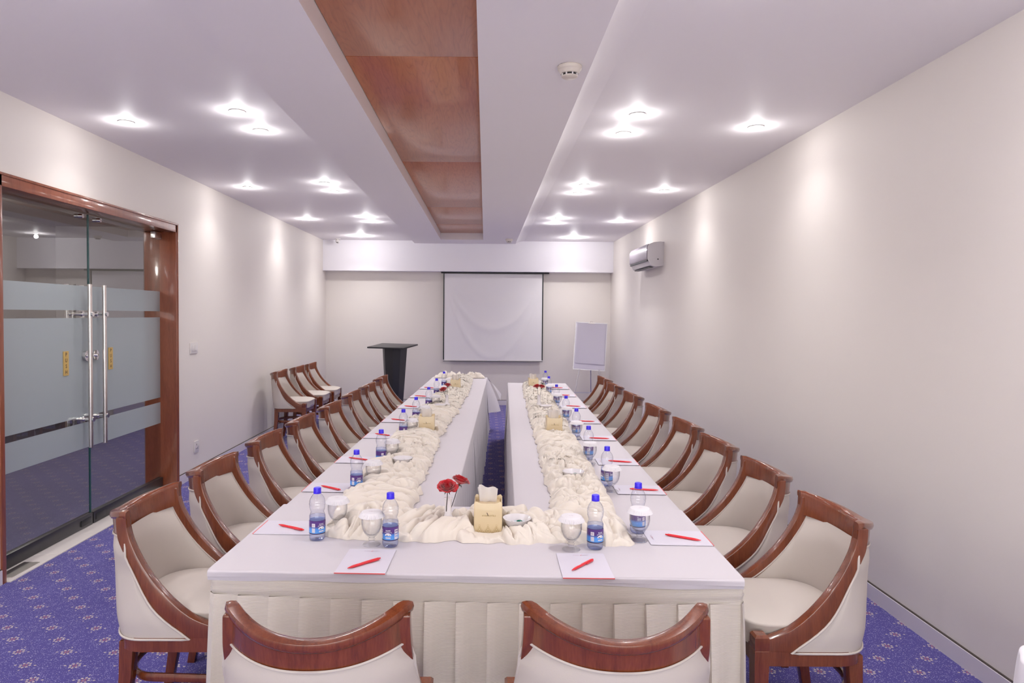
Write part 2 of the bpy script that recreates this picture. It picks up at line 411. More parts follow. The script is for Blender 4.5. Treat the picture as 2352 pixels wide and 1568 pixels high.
# wall behind the camera, with a wide window added for frontal fill light
w = MB()
w.box(XL, XR, YN - 0.2, YN, 0, 0.5, M['wall']); w.box(XL, XR, YN - 0.2, YN, 2.6, 3.1, M['wall'])
w.box(XL, XL + 0.3, YN - 0.2, YN, 0.5, 2.6, M['wall']); w.box(XR - 0.3, XR, YN - 0.2, YN, 0.5, 2.6, M['wall'])
struct(w.obj('wall_front', smooth=False))
wf = MB()  # frame of the added fill window
for x in (XL + 0.3, -0.35, XR - 0.35): wf.box(x, x + 0.05, YN - 0.15, YN - 0.1, 0.5, 2.6, M['alu'])
for z in (0.5, 2.55): wf.box(XL + 0.3, XR - 0.3, YN - 0.15, YN - 0.1, z, z + 0.05, M['alu'])
win = struct(wf.obj('fill_window_1', smooth=False))
struct(MB().box(XL + 0.3, XR - 0.3, YN - 0.13, YN - 0.124, 0.5, 2.6, m_thin('fill_window_glass', (0.97, 0.98, 0.98))).obj('fill_window_pane', win, smooth=False))
# ceiling: left field, lower central band with a wooden tray, sloping fold, right field
c = MB()
XE, XS, RX0, RX1, RY1, ZT = -1.27, 0.525, -0.765, -0.046, 11.56, 3.02
c.box(XL - 0.02, XE, YN - 0.1, YB + 0.1, ZC, 3.15, M['ceil'])
c.box(XE, RX0, YN - 0.1, YB + 0.1, ZM, 3.15, M['ceil'])
c.box(RX1, XS, YN - 0.1, YB + 0.1, ZM, 3.15, M['ceil'])
c.box(RX0, RX1, RY1, YB + 0.1, ZM, 3.15, M['ceil'])
c.box(RX0, RX1, YN - 0.1, RY1, ZT + 0.02, 3.15, M['ceil'])
FP = [(XS, ZM), (XS + 0.020, ZM + 0.018), (XS + 0.045, ZM + 0.031), (XS + 0.08, ZM + 0.041), (XS + 0.12, ZM + 0.047), (0.672, ZC), (0.672, 3.12), (XS, 3.12)]
c.extr(FP, lambda p: (p[0], YN - 0.1, p[1]), lambda p: (p[0], YB, p[1]), M['ceil'])
c.box(0.672, XR + 0.02, YN - 0.1, YB + 0.1, ZC, 3.15, M['ceil'])
struct(c.obj('ceiling', smooth=True, angle=18))
cuts = [-1.35, 1.17, 3.69, 6.21, 8.81, 10.45, RY1]
nm = ['above the camera, outside most of the view', 'nearest the camera at the top edge', 'second from the camera, broad and glossy', 'with the worn scrape near the far end', 'short one before the last', 'darkest and farthest, by the white end of the recess']
for i in range(6):
    p = MB().box(RX0 + 0.003, RX1 - 0.003, cuts[i] + 0.003, cuts[i + 1] - 0.003, ZT, ZT + 0.018, M['ceilwood']).obj('wood_ceiling_panel', smooth=True, bev=0.002)
    tag(p, 'brown veneered panel in the ceiling recess, ' + nm[i], 'panel', 'wood panels in the ceiling recess')
sbox('trim_1', XL, XR, YV, YB, 2.415, 2.965, m=M['bulk'])   # valance in front of the back wall
# skirting boards with a dark joint on top
def skirting(name, x0, x1, y0, y1, gx0, gx1, gy0, gy1):
    b = MB(); b.box(x0, x1, y0, y1, 0, BBH - 0.008, M['skirting']); b.box(gx0, gx1, gy0, gy1, BBH - 0.008, BBH, M['gap'])
    struct(b.obj(name, smooth=False))
skirting('baseboard_left', XL, XL + 0.012, DY1, YB, XL, XL + 0.006, DY1, YB)
skirting('baseboard_right', XR - 0.012, XR, YN, YB, XR - 0.006, XR, YN, YB)
skirting('baseboard_back', XL, XR, YB - 0.012, YB, XL, XR, YB - 0.006, YB)
skirting('baseboard_near_left', XL, XL + 0.012, YN, DY0, XL, XL + 0.006, YN, DY0)
# door surround
JO = 0.036
f = MB(); XG = -3.044
for y0, y1 in ((DY0, DY0 + JO), (DY1 - JO, DY1)): f.box(XL - 0.285, XL + 0.012, y0, y1, 0, DZ1, M['doorwood'])
f.box(XL - 0.285, XL + 0.012, DY0, DY1, DZ1 - 0.078, DZ1, M['doorwood'])
f.box(XL + 0.004, XL + 0.018, DY1 - 0.012, DY1 + 0.004, 0, DZ1 + 0.002, M['doorwood'])
f.box(XL + 0.004, XL + 0.018, DY0, DY1 + 0.004, DZ1 - 0.012, DZ1 + 0.004, M['doorwood'])
struct(f.obj('trim_2', bev=0.003))
th = MB()
for k in range(5):
    y0 = DY0 + JO + k * 0.4582; th.box(XL - 0.28, -2.868, y0 + 0.001, y0 + 0.457, 0.0, 0.006, M['tile'])
th.box(XL - 0.10, -2.90, 4.16, 4.42, 0.006, 0.008, M['steel'])
struct(th.obj('trim_3', smooth=False))
# two glass door leaves
ZG1 = DZ1 - 0.08
def leaf(name, y0, y1, hy, sy, lock):
    d = MB(); zs = [(0.095, 0.607, 0), (0.607, 0.803, 1), (0.803, 0.848, 0), (0.848, 1.598, 1), (1.598, 1.655, 0), (1.655, 1.84, 1), (1.84, ZG1 - 0.005, 0)]
    g = bpy.data.objects.new(name, None); COL.objects.link(g); g.location = (XG, y0, 0); struct(g)
    q = MB()
    for a, b, fr in zs:
        q.add([(0, 0, a), (0, y1 - y0, a), (0, y1 - y0, b), (0, 0, b)], [(0, 1, 2, 3)], M['frost'] if fr else M['glass'])
    edge = simple('glass_edge', (0.03, 0.09, 0.09), 0.2)
    ys = y1 - y0 if name == 'door_1' else 0.0
    q.box(-0.006, 0.006, ys - 0.004, ys, 0.095, ZG1 - 0.005, edge)
    q.obj('glass_pane', g, smooth=False)
    r = MB().box(-0.022, 0.022, 0.004, y1 - y0 - 0.004, 0.008, 0.098, M['blackrail']).obj('bottom_rail', g, bev=0.003)
    MB().box(-0.028, 0.028, (0.03 if name == 'door_2' else y1 - y0 - 0.16), (0.16 if name == 'door_2' else y1 - y0 - 0.03), 0.03, 0.075, M['black']).obj('floor_lock', g, bev=0.003)
    MB().box(-0.02, 0.02, *( (y1 - y0 - 0.13, y1 - y0 - 0.0) if name == 'door_2' else (0.0, 0.13)), ZG1 - 0.065, ZG1 - 0.005, M['steel']).obj('top_hinge', g, bev=0.003)
    h = MB(); hz0, hz1 = 0.618, 1.852; hx = 0.062
    h.tube([(hx, hy - y0, hz0), (hx, hy - y0, hz1)], 0.016, 20, M['steel'])
    hh = h.obj('handle', g)
    k = MB()
    for z in (1.627, 0.832):
        k.tube([(-0.115, hy - y0, z), (hx + 0.022, hy - y0, z)], 0.0115, 16, M['chrome'])
        k.tube([(0.0, hy - y0, z), (0.012, hy - y0, z)], 0.019, 16, M['chrome'])
        k.tube([(hx + 0.014, hy - y0, z), (hx + 0.026, hy - y0, z)], 0.017, 16, M['chrome'])
    k.obj('handle_mount', hh)
    MB().tube([(-0.115, hy - y0, hz0), (-0.115, hy - y0, hz1)], 0.016, 16, M['steel']).obj('outer_handle', g)
    l = MB()
    l.tube([(-0.018, lock - y0, 1.31), (0.022, lock - y0, 1.31)], 0.040, 28, M['chrome'])
    l.tube([(0.022, lock - y0, 1.31), (0.036, lock - y0, 1.31)], 0.012, 12, M['chrome'])
    l.obj('lock', g)
    s = MB(); s.box(0.001, 0.005, sy - y0 - 0.031, sy - y0 + 0.031, 1.180, 1.357, M['brass'])
    for i, ch in enumerate('PUSH'):
        vs, fs = text_pts(ch, 0.038)
        s.add([(0.0056, sy - y0 + x, 1.332 - 0.0425 * i + y) for x, y, z in vs], fs, M['ink'])
    s.obj('push_sign', g, smooth=False)
    t = MB(); t.tube([(0.0, (y1 - y0 - 0.11) if name == 'door_1' else 0.12, ZG1 - 0.03), (0.03, (y1 - y0 - 0.11) if name == 'door_1' else 0.12, ZG1 - 0.03)], 0.016, 16, M['chrome'])
    t.obj('door_stop', g)
    return g
leaf('door_1', DY0 + JO + 0.004, 5.236, 5.15, 4.945, 5.188)
leaf('door_2', 5.242, DY1 - JO - 0.002, 5.345, 5.535, 5.30)
# corridor outside the doors
k = MB(); cx0, cx1, cy0, cy1 = -6.6, XL - 0.28, 1.0, 10.5
k.box(cx0, cx1, cy0, cy1, -0.1, 0.0, m_paint('corridor_carpet', (0.17, 0.155, 0.215), 0.35, 0.8)); struct(k.obj('floor_corridor', smooth=False))
k = MB(); k.box(cx0 - 0.1, cx0, cy0, cy1, 0, 3.0, M['corr']); k.box(cx0, cx1, cy0 - 0.1, cy0, 0, 3.0, M['corr']); k.box(cx0, cx1, cy1, cy1 + 0.1, 0, 3.0, M['corr'])
struct(k.obj('wall_corridor', smooth=False))
struct(MB().box(cx0, cx1, cy0, cy1, 2.95, 3.05, M['corr']).obj('ceiling_corridor', smooth=False))

for yy in (3.2, 5.4, 7.6):  # lamps added to brighten the corridor seen through the glass
    o = thing('corridor_fill_light', 'added fill lamp on the corridor ceiling outside the glass doors, ' + {3.2: 'nearest', 5.4: 'middle', 7.6: 'farthest'}[yy], 'light', (-4.9, yy, 2.95), 0, 'added corridor fill lamps')
    MB().lathe([(0.0, -0.03), (0.07, -0.025), (0.09, -0.012), (0.095, 0.0)], 24, M['plastic'], cap=False).obj('housing', o)
    ld = bpy.data.lights.new('corridor_fill_lamp', 'POINT'); ld.energy = 26; ld.color = (1, 0.93, 0.86); ld.shadow_soft_size = 0.08
    lo = bpy.data.objects.new('corridor_fill_lamp', ld); COL.objects.link(lo); lo.location = (-4.9, yy, 2.8)
# ------------------------------------------------------------------ ceiling lights
def downlight():
    t = thing('ceiling_light', 'x', 'light', (0, 0, 0), 0, 'round recessed ceiling lights')
    b = MB(); b.lathe([(0.036, 0.0), (0.050, -0.002), (0.053, -0.006), (0.047, -0.009), (0.038, -0.006), (0.036, 0.0)], 32, M['plastic'], cap=False); b.obj('trim_ring', t)
    b = MB(); b.lathe([(0.0, -0.0045), (0.037, -0.0035), (0.037, -0.001), (0.0, -0.001)], 24, M['lens'], cap=False); b.obj('lens', t)
    return t
DL = downlight()
rows_name = ['overhead behind the camera', 'overhead just out of the frame', 'in the row nearest the camera', 'in the second row of lights', 'in the third row of lights']
pos = []
for ri, (ya, yb_, ys_) in enumerate([(-0.35, 0.10, -0.1), (2.05, 2.50, 2.33), (4.48, 4.94, 4.75), (6.885, 7.345, 7.16), (9.26, 9.76, 9.53)]):
    for side, xa, xs_ in (('left', -1.625, -2.49), ('right', 0.98, 1.857)):
        pos += [(xa, ya, 'nearer of the %s pair' % side, ri), (xa, yb_, 'farther of the %s pair' % side, ri), (xs_, ys_, 'single one beside the %s wall' % side, ri)]
pos += [(-2.11, 11.51, 'last one at the left end by the valance', 5), (1.477, 11.52, 'last one at the right end by the valance', 5)]
first = True
for x, y, nm_, ri in pos:
    lab = 'round recessed ceiling light, ' + nm_ + ('' if ri == 5 else ', ' + rows_name[ri])
    if first: DL.location = (x, y, ZC); DL['label'] = lab; o = DL; first = False
    else: o = dup(DL, lab, (x, y, ZC))
    ld = bpy.data.lights.new('downlight_beam', 'SPOT'); ld.energy = SPOT_W * ROW_K[ri] * (0.72 if 'single' in nm_ else 1.12); ld.color = LAMP_COL; ld.spot_size = math.radians(128); ld.spot_blend = 1.0; ld.shadow_soft_size = 0.035
    lo = bpy.data.objects.new('downlight_beam', ld); COL.objects.link(lo); lo.location = (x, y, ZC - 0.012)
    ld = bpy.data.lights.new('downlight_bulb', 'POINT'); ld.energy = BULB_W * ROW_K[ri] * (2.2 if ri == 5 else 1.0); ld.color = LAMP_COL; ld.shadow_soft_size = 0.03
    lo = bpy.data.objects.new('downlight_bulb', ld); COL.objects.link(lo); lo.location = (x, y, ZC - 0.055)
#@END_ROOM

#@CHAIR
# ------------------------------------------------------------------ tub dining chair (front = +y, origin on the floor)
FRONT = catmull([(0.196, 0.488), (0.150, 0.503), (0.100, 0.527), (0.05, 0.565), (0.006, 0.606), (-0.045, 0.664), (-0.088, 0.728), (-0.122, 0.795), (-0.137, 0.85), (-0.139, 0.885)], 4)
BACK = catmull([(0.196, 0.41), (0.125, 0.435), (0.085, 0.456), (0.02, 0.502), (-0.03, 0.548), (-0.066, 0.60), (-0.104, 0.672), (-0.143, 0.745), (-0.168, 0.80), (-0.176, 0.85), (-0.177, 0.883)], 4)
BZ = sorted([(z, y) for y, z in BACK]); FZ = sorted([(z, y) for y, z in FRONT])
def hx(z): return lerp(0.264, 0.233, sm((z - 0.42) / 0.47))
def ymid(z): return -0.208 - 0.068 * max(0, (z - 0.40) / 0.48)
def yc(z): return lerp(-0.055, -0.143, min(1, max(0, (z - 0.40) / 0.45)))
def plan(u, z, ye, inset=0.0):
    """u 0..1 along the U: left end -> round the back -> right end"""
    w_, y0, ym = hx(z) - inset, min(yc(z), ye), ymid(z) + inset
    s = 0.14
    if u < s: return (-w_, lerp(ye, y0, u / s))
    if u > 1 - s: return (w_, lerp(ye, y0, (1 - u) / s))
    a = (u - s) / (1 - 2 * s) * PI          # 0..pi
    n = 2.5; cx_, sx_ = -math.cos(a), math.sin(a); k = sm((z - 0.42) / 0.42)
    xa, ya = w_ * math.copysign(abs(cx_) ** (2 / n), cx_), y0 + (ym - y0) * abs(sx_) ** (2 / n)
    q = (u - s) / (1 - 2 * s) * 2 - 1
    xb, yb = w_ * q, y0 + (ym - y0) * (1 - abs(q) ** 2.4)
    return (lerp(xa, xb, k), lerp(ya, yb, k))
def dip(u): return 0.047 * (1 - min(1, abs(2 * u - 1) * 1.0) ** 1.8)
def crest_top(u): return 0.910 - dip(u)
def crest_low(u): return 0.826 - dip(u) * 0.9 - 0.026 * (1 - sm((min(u, 1 - u) - 0.02) / 0.14))
def make_chair():
    t = thing('dining_chair', 'x', 'chair', (0, 0, 0), 0, None)
    wd, up = M['wood'], M['uphol']
    # crest rail with rolled top
    b = MB(); NU = 49
    def ring(u):
        zt, zl = crest_top(u), crest_low(0.14 + 0.72 * u)
        prof = [(0.003, zl), (0.003, zt - 0.030), (0.010, zt - 0.026), (0.014, zt - 0.014), (0.010, zt - 0.003), (-0.004, zt), (-0.022, zt), (-0.028, zt - 0.006), (-0.030, zt - 0.02), (-0.030, zl)]
        out = []
        for off, z in prof:
            x, y = plan(0.14 + 0.72 * u, z, -0.141, -off)
            out.append((x, y, z))
        return out
    vs = []
    for i in range(NU):
        rg = ring(i / (NU - 1))
        if i in (0, NU - 1):      # rounded nose of the rolled rail
            cx_ = sum(p[0] for p in rg) / 10; rg = [(cx_ + (p[0] - cx_) * 0.8, p[1] + 0.006, p[2] - (0.004 if p[2] > 0.88 else 0)) for p in rg]
        vs += rg
    fs = []
    for i in range(NU - 1):
        for q in range(10): fs.append((i * 10 + q, i * 10 + (q + 1) % 10, (i + 1) * 10 + (q + 1) % 10, (i + 1) * 10 + q))
    fs.append(tuple(range(10))); fs.append(tuple(range((NU - 1) * 10, NU * 10)))
    b.add(vs, fs, wd)
    b.obj('crest_rail', t, angle=50)
    for sx in (-1, 1):
        # side frame
        b = MB(); poly = FRONT + BACK[::-1]
        def fo(p, o=0.0): return (sx * (hx(p[1]) + 0.003), p[0], p[1])
        def fi(p): return (sx * (hx(p[1]) - 0.036), p[0], p[1])
        k = len(FRONT)
        # quads strip instead of one big polygon
        n = 30; F2 = [FRONT[round(i * (len(FRONT) - 1) / n)] for i in range(n + 1)]; B2 = [BACK[round(i * (len(BACK) - 1) / n)] for i in range(n + 1)]
        vs = []
        for a_, c_ in zip(F2, B2): vs += [fo(a_), fi(a_), fi(c_), fo(c_)]
        fs = []
        for i in range(n):
            for q in range(4): fs.append((i * 4 + q, i * 4 + (q + 1) % 4, (i + 1) * 4 + (q + 1) % 4, (i + 1) * 4 + q))
        fs += [(0, 1, 2, 3), (n * 4, n * 4 + 1, n * 4 + 2, n * 4 + 3)]
        b.add(vs, fs, wd)
        # block joining the frame to the crest rail
        b.obj('side_frame', t, bev=0.004, weld=True)
        # front leg
        b = MB(); x0, x1, y0, y1 = 0.222, 0.274, 0.188, 0.240
        def sq(z, k): return [(sx * lerp(x0, x1, a), lerp(y0, y1, c_) , z) for a, c_ in ((k, k), (1 - k, k), (1 - k, 1 - k), (k, 1 - k))]
        vs = []
        for z, kk in ((0.0, 0.17), (0.39, 0.0), (0.45, 0.0), (0.452, 0.03), (0.455, 0.0), (0.498, 0.0), (0.507, 0.14)): vs += sq(z, kk)
        fs = [(3, 2, 1, 0), (24, 25, 26, 27)] + [(j * 4 + q, j * 4 + (q + 1) % 4, (j + 1) * 4 + (q + 1) % 4, (j + 1) * 4 + q) for j in range(6) for q in range(4)]
        b.add(vs, fs, wd); b.obj('leg', t, angle=30)
        # rear leg, splayed backwards
        b = MB(); vs = []
        for z, yy, xx, r_ in ((0.0, -0.190, 0.222, 0.017), (0.15, -0.163, 0.215, 0.02), (0.28, -0.150, 0.21, 0.023), (0.42, -0.143, 0.208, 0.026)):
            vs += [(sx * (xx + a * r_), yy + c_ * r_, z) for a, c_ in ((-1, -1), (1, -1), (1, 1), (-1, 1))]
        fs = [(3, 2, 1, 0), (12, 13, 14, 15)] + [(j * 4 + q, j * 4 + (q + 1) % 4, (j + 1) * 4 + (q + 1) % 4, (j + 1) * 4 + q) for j in range(3) for q in range(4)]
        b.add(vs, fs, wd); b.obj('leg', t, bev=0.003)
    # seat rail: U band plus front rail
    b = MB(); NU = 41; vs = []
    for i in range(NU):
        u = i / (NU - 1)
        for ins, z in ((-0.003, 0.395), (-0.003, 0.447), (0.028, 0.447), (0.028, 0.395)):
            x, y = plan(u, 0.42, 0.19, ins); vs.append((x, y, z))
    fs = [(i * 4 + q, i * 4 + (q + 1) % 4, (i + 1) * 4 + (q + 1) % 4, (i + 1) * 4 + q) for i in range(NU - 1) for q in range(4)]
    b.add(vs, fs, wd); b.box(-0.225, 0.225, 0.20, 0.228, 0.385, 0.447, wd); b.obj('seat_rail', t, angle=40)
    # hoop stretcher
    b = MB(); pts = [(-0.205, 0.19, 0.262)] + [(-0.19 * math.cos(a), -0.07 - 0.125 * math.sin(a), 0.262) for a in [PI * i / 16 for i in range(17)]] + [(0.205, 0.19, 0.262)]
    b.tube(pts, 0.011, 8, wd, flat=0.017); b.obj('stretcher', t)
    # outer upholstery
    b = MB(); NU, NV = 49, 17
    def outer(u, v):
        zl = crest_low(0.165 + 0.67 * u) + 0.004
        z = lerp(0.442, zl, v)
        ye = interp(BZ, max(z, 0.442)) + 0.004
        kk = sm((z - 0.725) / 0.075); ye = min(lerp(ye - 0.001, max(ye, yc(z)), kk), 0.105)
        puff = -0.007 * min(1, 6 * v, 8 * (1 - v) + 0.2) * min(1, 12 * u, 12 * (1 - u))
        u0 = 0.165 * kk
        x, y = plan(u0 + (1 - 2 * u0) * u, z, ye, 0.0 + puff - 0.002)
        return (x, y, z)
    b.grid(outer, NU, NV, up)
    edge = [outer(0, v / 16) for v in range(16, -1, -1)] + [outer(u / 48, 0) for u in range(1, 49)] + [outer(1, v / 16) for v in range(1, 17)]
    top = [outer(u / 48, 1) for u in range(0, 49)]
    def outw(p, d=0.004):
        n = Vector((p[0], p[1] + 0.0, 0)); n = n.normalized() if n.length > 0 else n
        return (p[0] + n.x * d, p[1] + n.y * d, p[2])
    b.tube([outw(p) for p in edge], 0.0042, 8, up); b.tube([outw(p) for p in top], 0.0035, 6, up)
    b.obj('outer_back', t, angle=60)
    # inner upholstery
    b = MB()
    def inner(u, v):
        zl = crest_low(u) + 0.006
        z = lerp(0.47, zl, v)
        ye = interp(FZ, z) - 0.036
        puff = 0.012 * min(1, 5 * (1 - v) + 0.1) * min(1, 8 * u, 8 * (1 - u))
        x, y = plan(u, z, ye, 0.034 + puff)
        return (x, y, z)
    b.grid(inner, NU, NV, up, flip=True)
    for uu in (0.012, 0.988): b.tube([inner(uu, v / 16) for v in range(17)], 0.0035, 6, up)
    b.obj('inner_back', t, angle=60)
    # seat cushion
    b = MB(); n = 56
    def outl(a):
        e = 3.2; cx_, sx_ = math.cos(a), math.sin(a)
        x = 0.221 * math.copysign(abs(cx_) ** (2 / e), cx_)
        if sx_ >= 0: y = 0.02 + 0.232 * abs(sx_) ** (2 / 5.0); x = 0.221 * math.copysign(abs(cx_) ** (2 / 5.0), cx_)
        else: y = 0.02 - 0.198 * abs(sx_) ** (2 / 2.5)
        return x, y
    prof = [(0.0, 0.43), (0.93, 0.43), (0.99, 0.44), (1.0, 0.47), (1.0, 0.508), (1.012, 0.515), (1.012, 0.521), (1.0, 0.525), (0.985, 0.5262), (0.93, 0.533), (0.75, 0.543), (0.45, 0.549), (0.0, 0.551)]
    vs = []; fs = []
    for k_, z in prof:
        for i in range(n):
            x, y = outl(2 * PI * i / n)
            if y > 0.185 and abs(x) > 0.2 : pass
            vs.append((x * k_, 0.02 + (y - 0.02) * k_, z))
    for j in range(len(prof) - 1):
        for i in range(n): fs.append((j * n + i, j * n + (i + 1) % n, (j + 1) * n + (i + 1) % n, (j + 1) * n + i))
    b.add(vs, fs, up); b.obj('seat', t, angle=50, weld=True)
    return t
CH = make_chair()
used = [False]
def chair(x, y, rz_, label, group):
    if not used[0]:
        used[0] = True; CH.location = (x, y, 0); CH.rotation_euler = (0, 0, rz_); CH['label'] = label; CH['group'] = group; return CH
    return dup(CH, label, (x, y, 0), rz_, group)
ordn = ['nearest the camera', 'second from the camera', 'third from the camera', 'fourth from the camera', 'fifth from the camera', 'sixth from the camera', 'seventh from the camera', 'farthest from the camera']
DC = 0.155
LC = [(-1.345, 2.745), (-1.337, 3.40), (-1.315, 4.15), (-1.288, 4.87), (-1.25, 5.63), (-1.235, 6.48), (-1.213, 7.24), (-1.205, 8.12)]
RC = [(1.366, 2.677), (1.388, 3.40), (1.396, 4.115), (1.408, 4.80), (1.395, 5.60), (1.395, 6.535), (1.392, 7.45), (1.41, 8.20)]
jl = [0.03, -0.01, 0.02, 0.0, -0.02, 0.015, 0, 0.02]
for i, (x, y) in enumerate(LC):
    chair(x + DC, y, -PI / 2 + jl[i] * 0.5, 'mahogany tub chair along the left side of the tables, ' + ordn[i], 'chairs along the left side of the tables')
for i, (x, y) in enumerate(RC):
    chair(x - DC, y, PI / 2 + jl[(i + 3) % 8] * 0.5, 'mahogany tub chair along the right side of the tables, ' + ordn[i], 'chairs along the right side of the tables')
chair(-0.424, 1.722 + DC, 0.02, 'tub chair seen from behind at the near end table, left one', 'chairs at the near end of the tables')
chair(0.341, 1.728 + DC, -0.01, 'tub chair seen from behind at the near end table, right one', 'chairs at the near end of the tables')
for (x, y, a), nm_ in zip([(-2.655, 8.87, 0.0), (-2.62, 9.60, 0.0), (-2.60, 10.22, 0.0)], ['nearest the camera, fully visible', 'the middle of the three', 'farthest, next to the corner']):
    chair(x + DC, y, -PI / 2 + a, 'spare tub chair against the left wall, ' + nm_, 'spare chairs against the left wall')
#@END_CHAIR

#@TABLE
# ------------------------------------------------------------------ tables (frame: s across, t away from the camera)
TH = -0.0272
T0 = Matrix.Translation((-0.951, 2.346, 0)) @ Matrix.Rotation(TH, 4, 'Z')
def tw(s, t, z=0.0): return T0 @ Vector((s, t, z))
ZT_ = 0.75
def fbm(x, y, z=0.0, sc=1.0): return noise.noise(Vector((x * sc, y * sc, z)))
def table(s0, s1, t0, t1, label):
    o = thing('banquet_table', label, 'table', tuple(tw((s0 + s1) / 2, (t0 + t1) / 2)), TH, 'folding banquet tables under the cloths')
    hs, ht = (s1 - s0) / 2, (t1 - t0) / 2
    MB().box(-hs + 0.012, hs - 0.012, -ht + 0.004, ht - 0.004, 0.715, 0.742, M['corr']).obj('tabletop', o, bev=0.003)
    for a in (-1, 1):
        for c_ in (-1, 1):
            MB().tube([(a * (hs - 0.14), c_ * (ht - 0.12), 0.0), (a * (hs - 0.14), c_ * (ht - 0.12), 0.715)], 0.014, 8, M['steel']).obj('leg', o)
SL, SR = (0.004, 0.780), (1.075, 1.835)
TL = [0.80, 2.91, 4.12, 5.75, 7.43]; TR = [0.80, 2.2, 3.60, 5.2, 6.70]
table(0.0, 1.832, 0.0, 0.80, 'table across the near end, under the front tablecloth')
for i in range(4):
    table(SL[0], SL[1], TL[i], TL[i + 1], 'table in the left row, %s' % ['joined to the near end table', 'second along', 'third along', 'at the far end'][i])
    table(SR[0], SR[1], TR[i], TR[i + 1], 'table in the right row, %s' % ['joined to the near end table', 'second along', 'third along', 'at the far end'][i])
def row_cloth(s0, s1, t0, t1, inner_right, z0, label, seed, far_end=False, corner=False):
    """cross-section swept along t: hem - outer edge - top - inner edge - floor"""
    mb = MB(); ou, inn = (s0, s1) if inner_right else (s1, s0); d = 1 if inner_right else -1
    L_ = t1 - t0; nt_ = int(L_ / 0.022)
    zt = z0
    prof = []  # (s offset from edge kind, z, fold weight)
    for k in range(9): prof.append(('o', lerp(0.34, zt - 0.012, k / 8), 1 - k / 8))
    prof += [('o2', zt - 0.004, 0), ('o3', zt, 0)]
    for k in range(1, 15): prof.append(('t', k / 15, 0))
    prof += [('i3', zt, 0), ('i2', zt - 0.004, 0)]
    for k in range(17): prof.append(('i', lerp(zt - 0.012, 0.02, k / 16), (k / 16)))
    def pt(prf, t):
        kd, a, wgt = prf
        so, si = ou - d * 0.004, inn + d * 0.006
        if kd == 'o':
            push = sm((zt - 0.05 - a) / 0.12) * 0.075
            fo = 0.006 * fbm(t * 9, seed) * wgt
            return (so + d * (push + fo), t, a)
        if kd == 'o2': return (so + d * 0.001, t, a)
        if kd == 'o3': return (so + d * 0.006, t, a)
        if kd == 't':
            s = lerp(so + d * 0.006, si - d * 0.006, a); return (s, t, zt + 0.0012 * fbm(s * 6, t * 3, seed) )
        if kd == 'i3': return (si - d * 0.006, t, a)
        if kd == 'i2': return (si - d * 0.001, t, a)
        ph = t * 2 * PI / 0.19 + 2.2 * fbm(t * 2.3, seed + 5)
        amp = 0.028 * wgt ** 0.8
        off = 0.010 * wgt + amp * (0.6 + 0.4 * math.sin(ph)) + 0.012 * wgt * fbm(t * 6, seed + 2, a)
        return (si + d * off, t + 0.008 * wgt * math.cos(ph), a)
    pts = [prf for prf in prof]
    vs = []; n = len(pts)
    for j in range(nt_ + 1):
        t = lerp(t0, t1, j / nt_)
        for prf in pts:
            s, tt, z = pt(prf, t); vs.append(tuple(tw(s, tt, z)))
    fs = [(j * n + i, j * n + i + 1, (j + 1) * n + i + 1, (j + 1) * n + i) for j in range(nt_) for i in range(n - 1)]
    mb.add(vs, fs, M['cloth'])
    if far_end:
        m_ = 40; vs = []; nz = 12
        for jz in range(nz):
            w_ = jz / (nz - 1); z = lerp(zt, 0.10, w_)
            for i in range(m_ + 1):
                s = lerp(s0 + 0.004, s1 - 0.004, i / m_)
                vs.append(tuple(tw(s, t1 + 0.006 * min(1, w_ * 12) + 0.02 * w_ * (1 + math.sin(s * 40)), z)))
        mb.add(vs, [(jz * (m_ + 1) + i, jz * (m_ + 1) + i + 1, (jz + 1) * (m_ + 1) + i + 1, (jz + 1) * (m_ + 1) + i) for jz in range(nz - 1) for i in range(m_)], M['cloth'])
    if corner:
        # loose corner of the cloth falling outwards at the inner far corner
        si = inn + d * 0.004; n1, n2 = 14, 14; vs = []
        P0 = Vector((si, t1 - 0.55, zt)); P1 = Vector((si, t1, zt)); A = Vector((si + d * 0.02, t1 - 0.62, 0.30)); B = Vector((si + d * 0.165, t1 - 0.02, 0.27)); 
        for j in range(n2 + 1):
            w_ = j / n2
            for i in range(n1 + 1):
                u = i / n1
                topp = P0.lerp(P1, u); bot = A.lerp(B, u)
                p = topp.lerp(bot, w_); p.x += d * (0.045 * math.sin(PI * w_ * 0.6) * u + 0.012 * math.sin(u * 9 + 2) * w_)
                p.z += 0.05 * w_ * (1 - u) * 0.5
                vs.append(tuple(tw(p.x, p.y, p.z)))
        mb.add(vs, [(j * (n1 + 1) + i, j * (n1 + 1) + i + 1, (j + 1) * (n1 + 1) + i + 1, (j + 1) * (n1 + 1) + i) for j in range(n2) for i in range(n1)], M['cloth'])
        # and its fold over the far edge
        vs = []
        C = Vector((si - d * 0.05, t1 + 0.01, zt)); D = Vector((si + d * 0.20, t1 + 0.10, 0.50)); E = Vector((si, t1, zt)); G = Vector((si + d * 0.19, t1 + 0.02, 0.42))
        for j in range(n2 + 1):
            w_ = j / n2
            for i in range(n1 + 1):
                u = i / n1; p = C.lerp(D, w_).lerp(E.lerp(G, w_), u); p.z += 0.03 * math.sin(PI * w_) ; vs.append(tuple(tw(p.x, p.y, p.z)))
        mb.add(vs, [(j * (n1 + 1) + i, j * (n1 + 1) + i + 1, (j + 1) * (n1 + 1) + i + 1, (j + 1) * (n1 + 1) + i) for j in range(n2) for i in range(n1)], M['cloth'])
    o = mb.obj('tablecloth', angle=70); tag(o, label, 'tablecloth', 'white tablecloths')
    return o
cn = ['nearest the camera', 'second along the row', 'third along the row', 'at the far end']
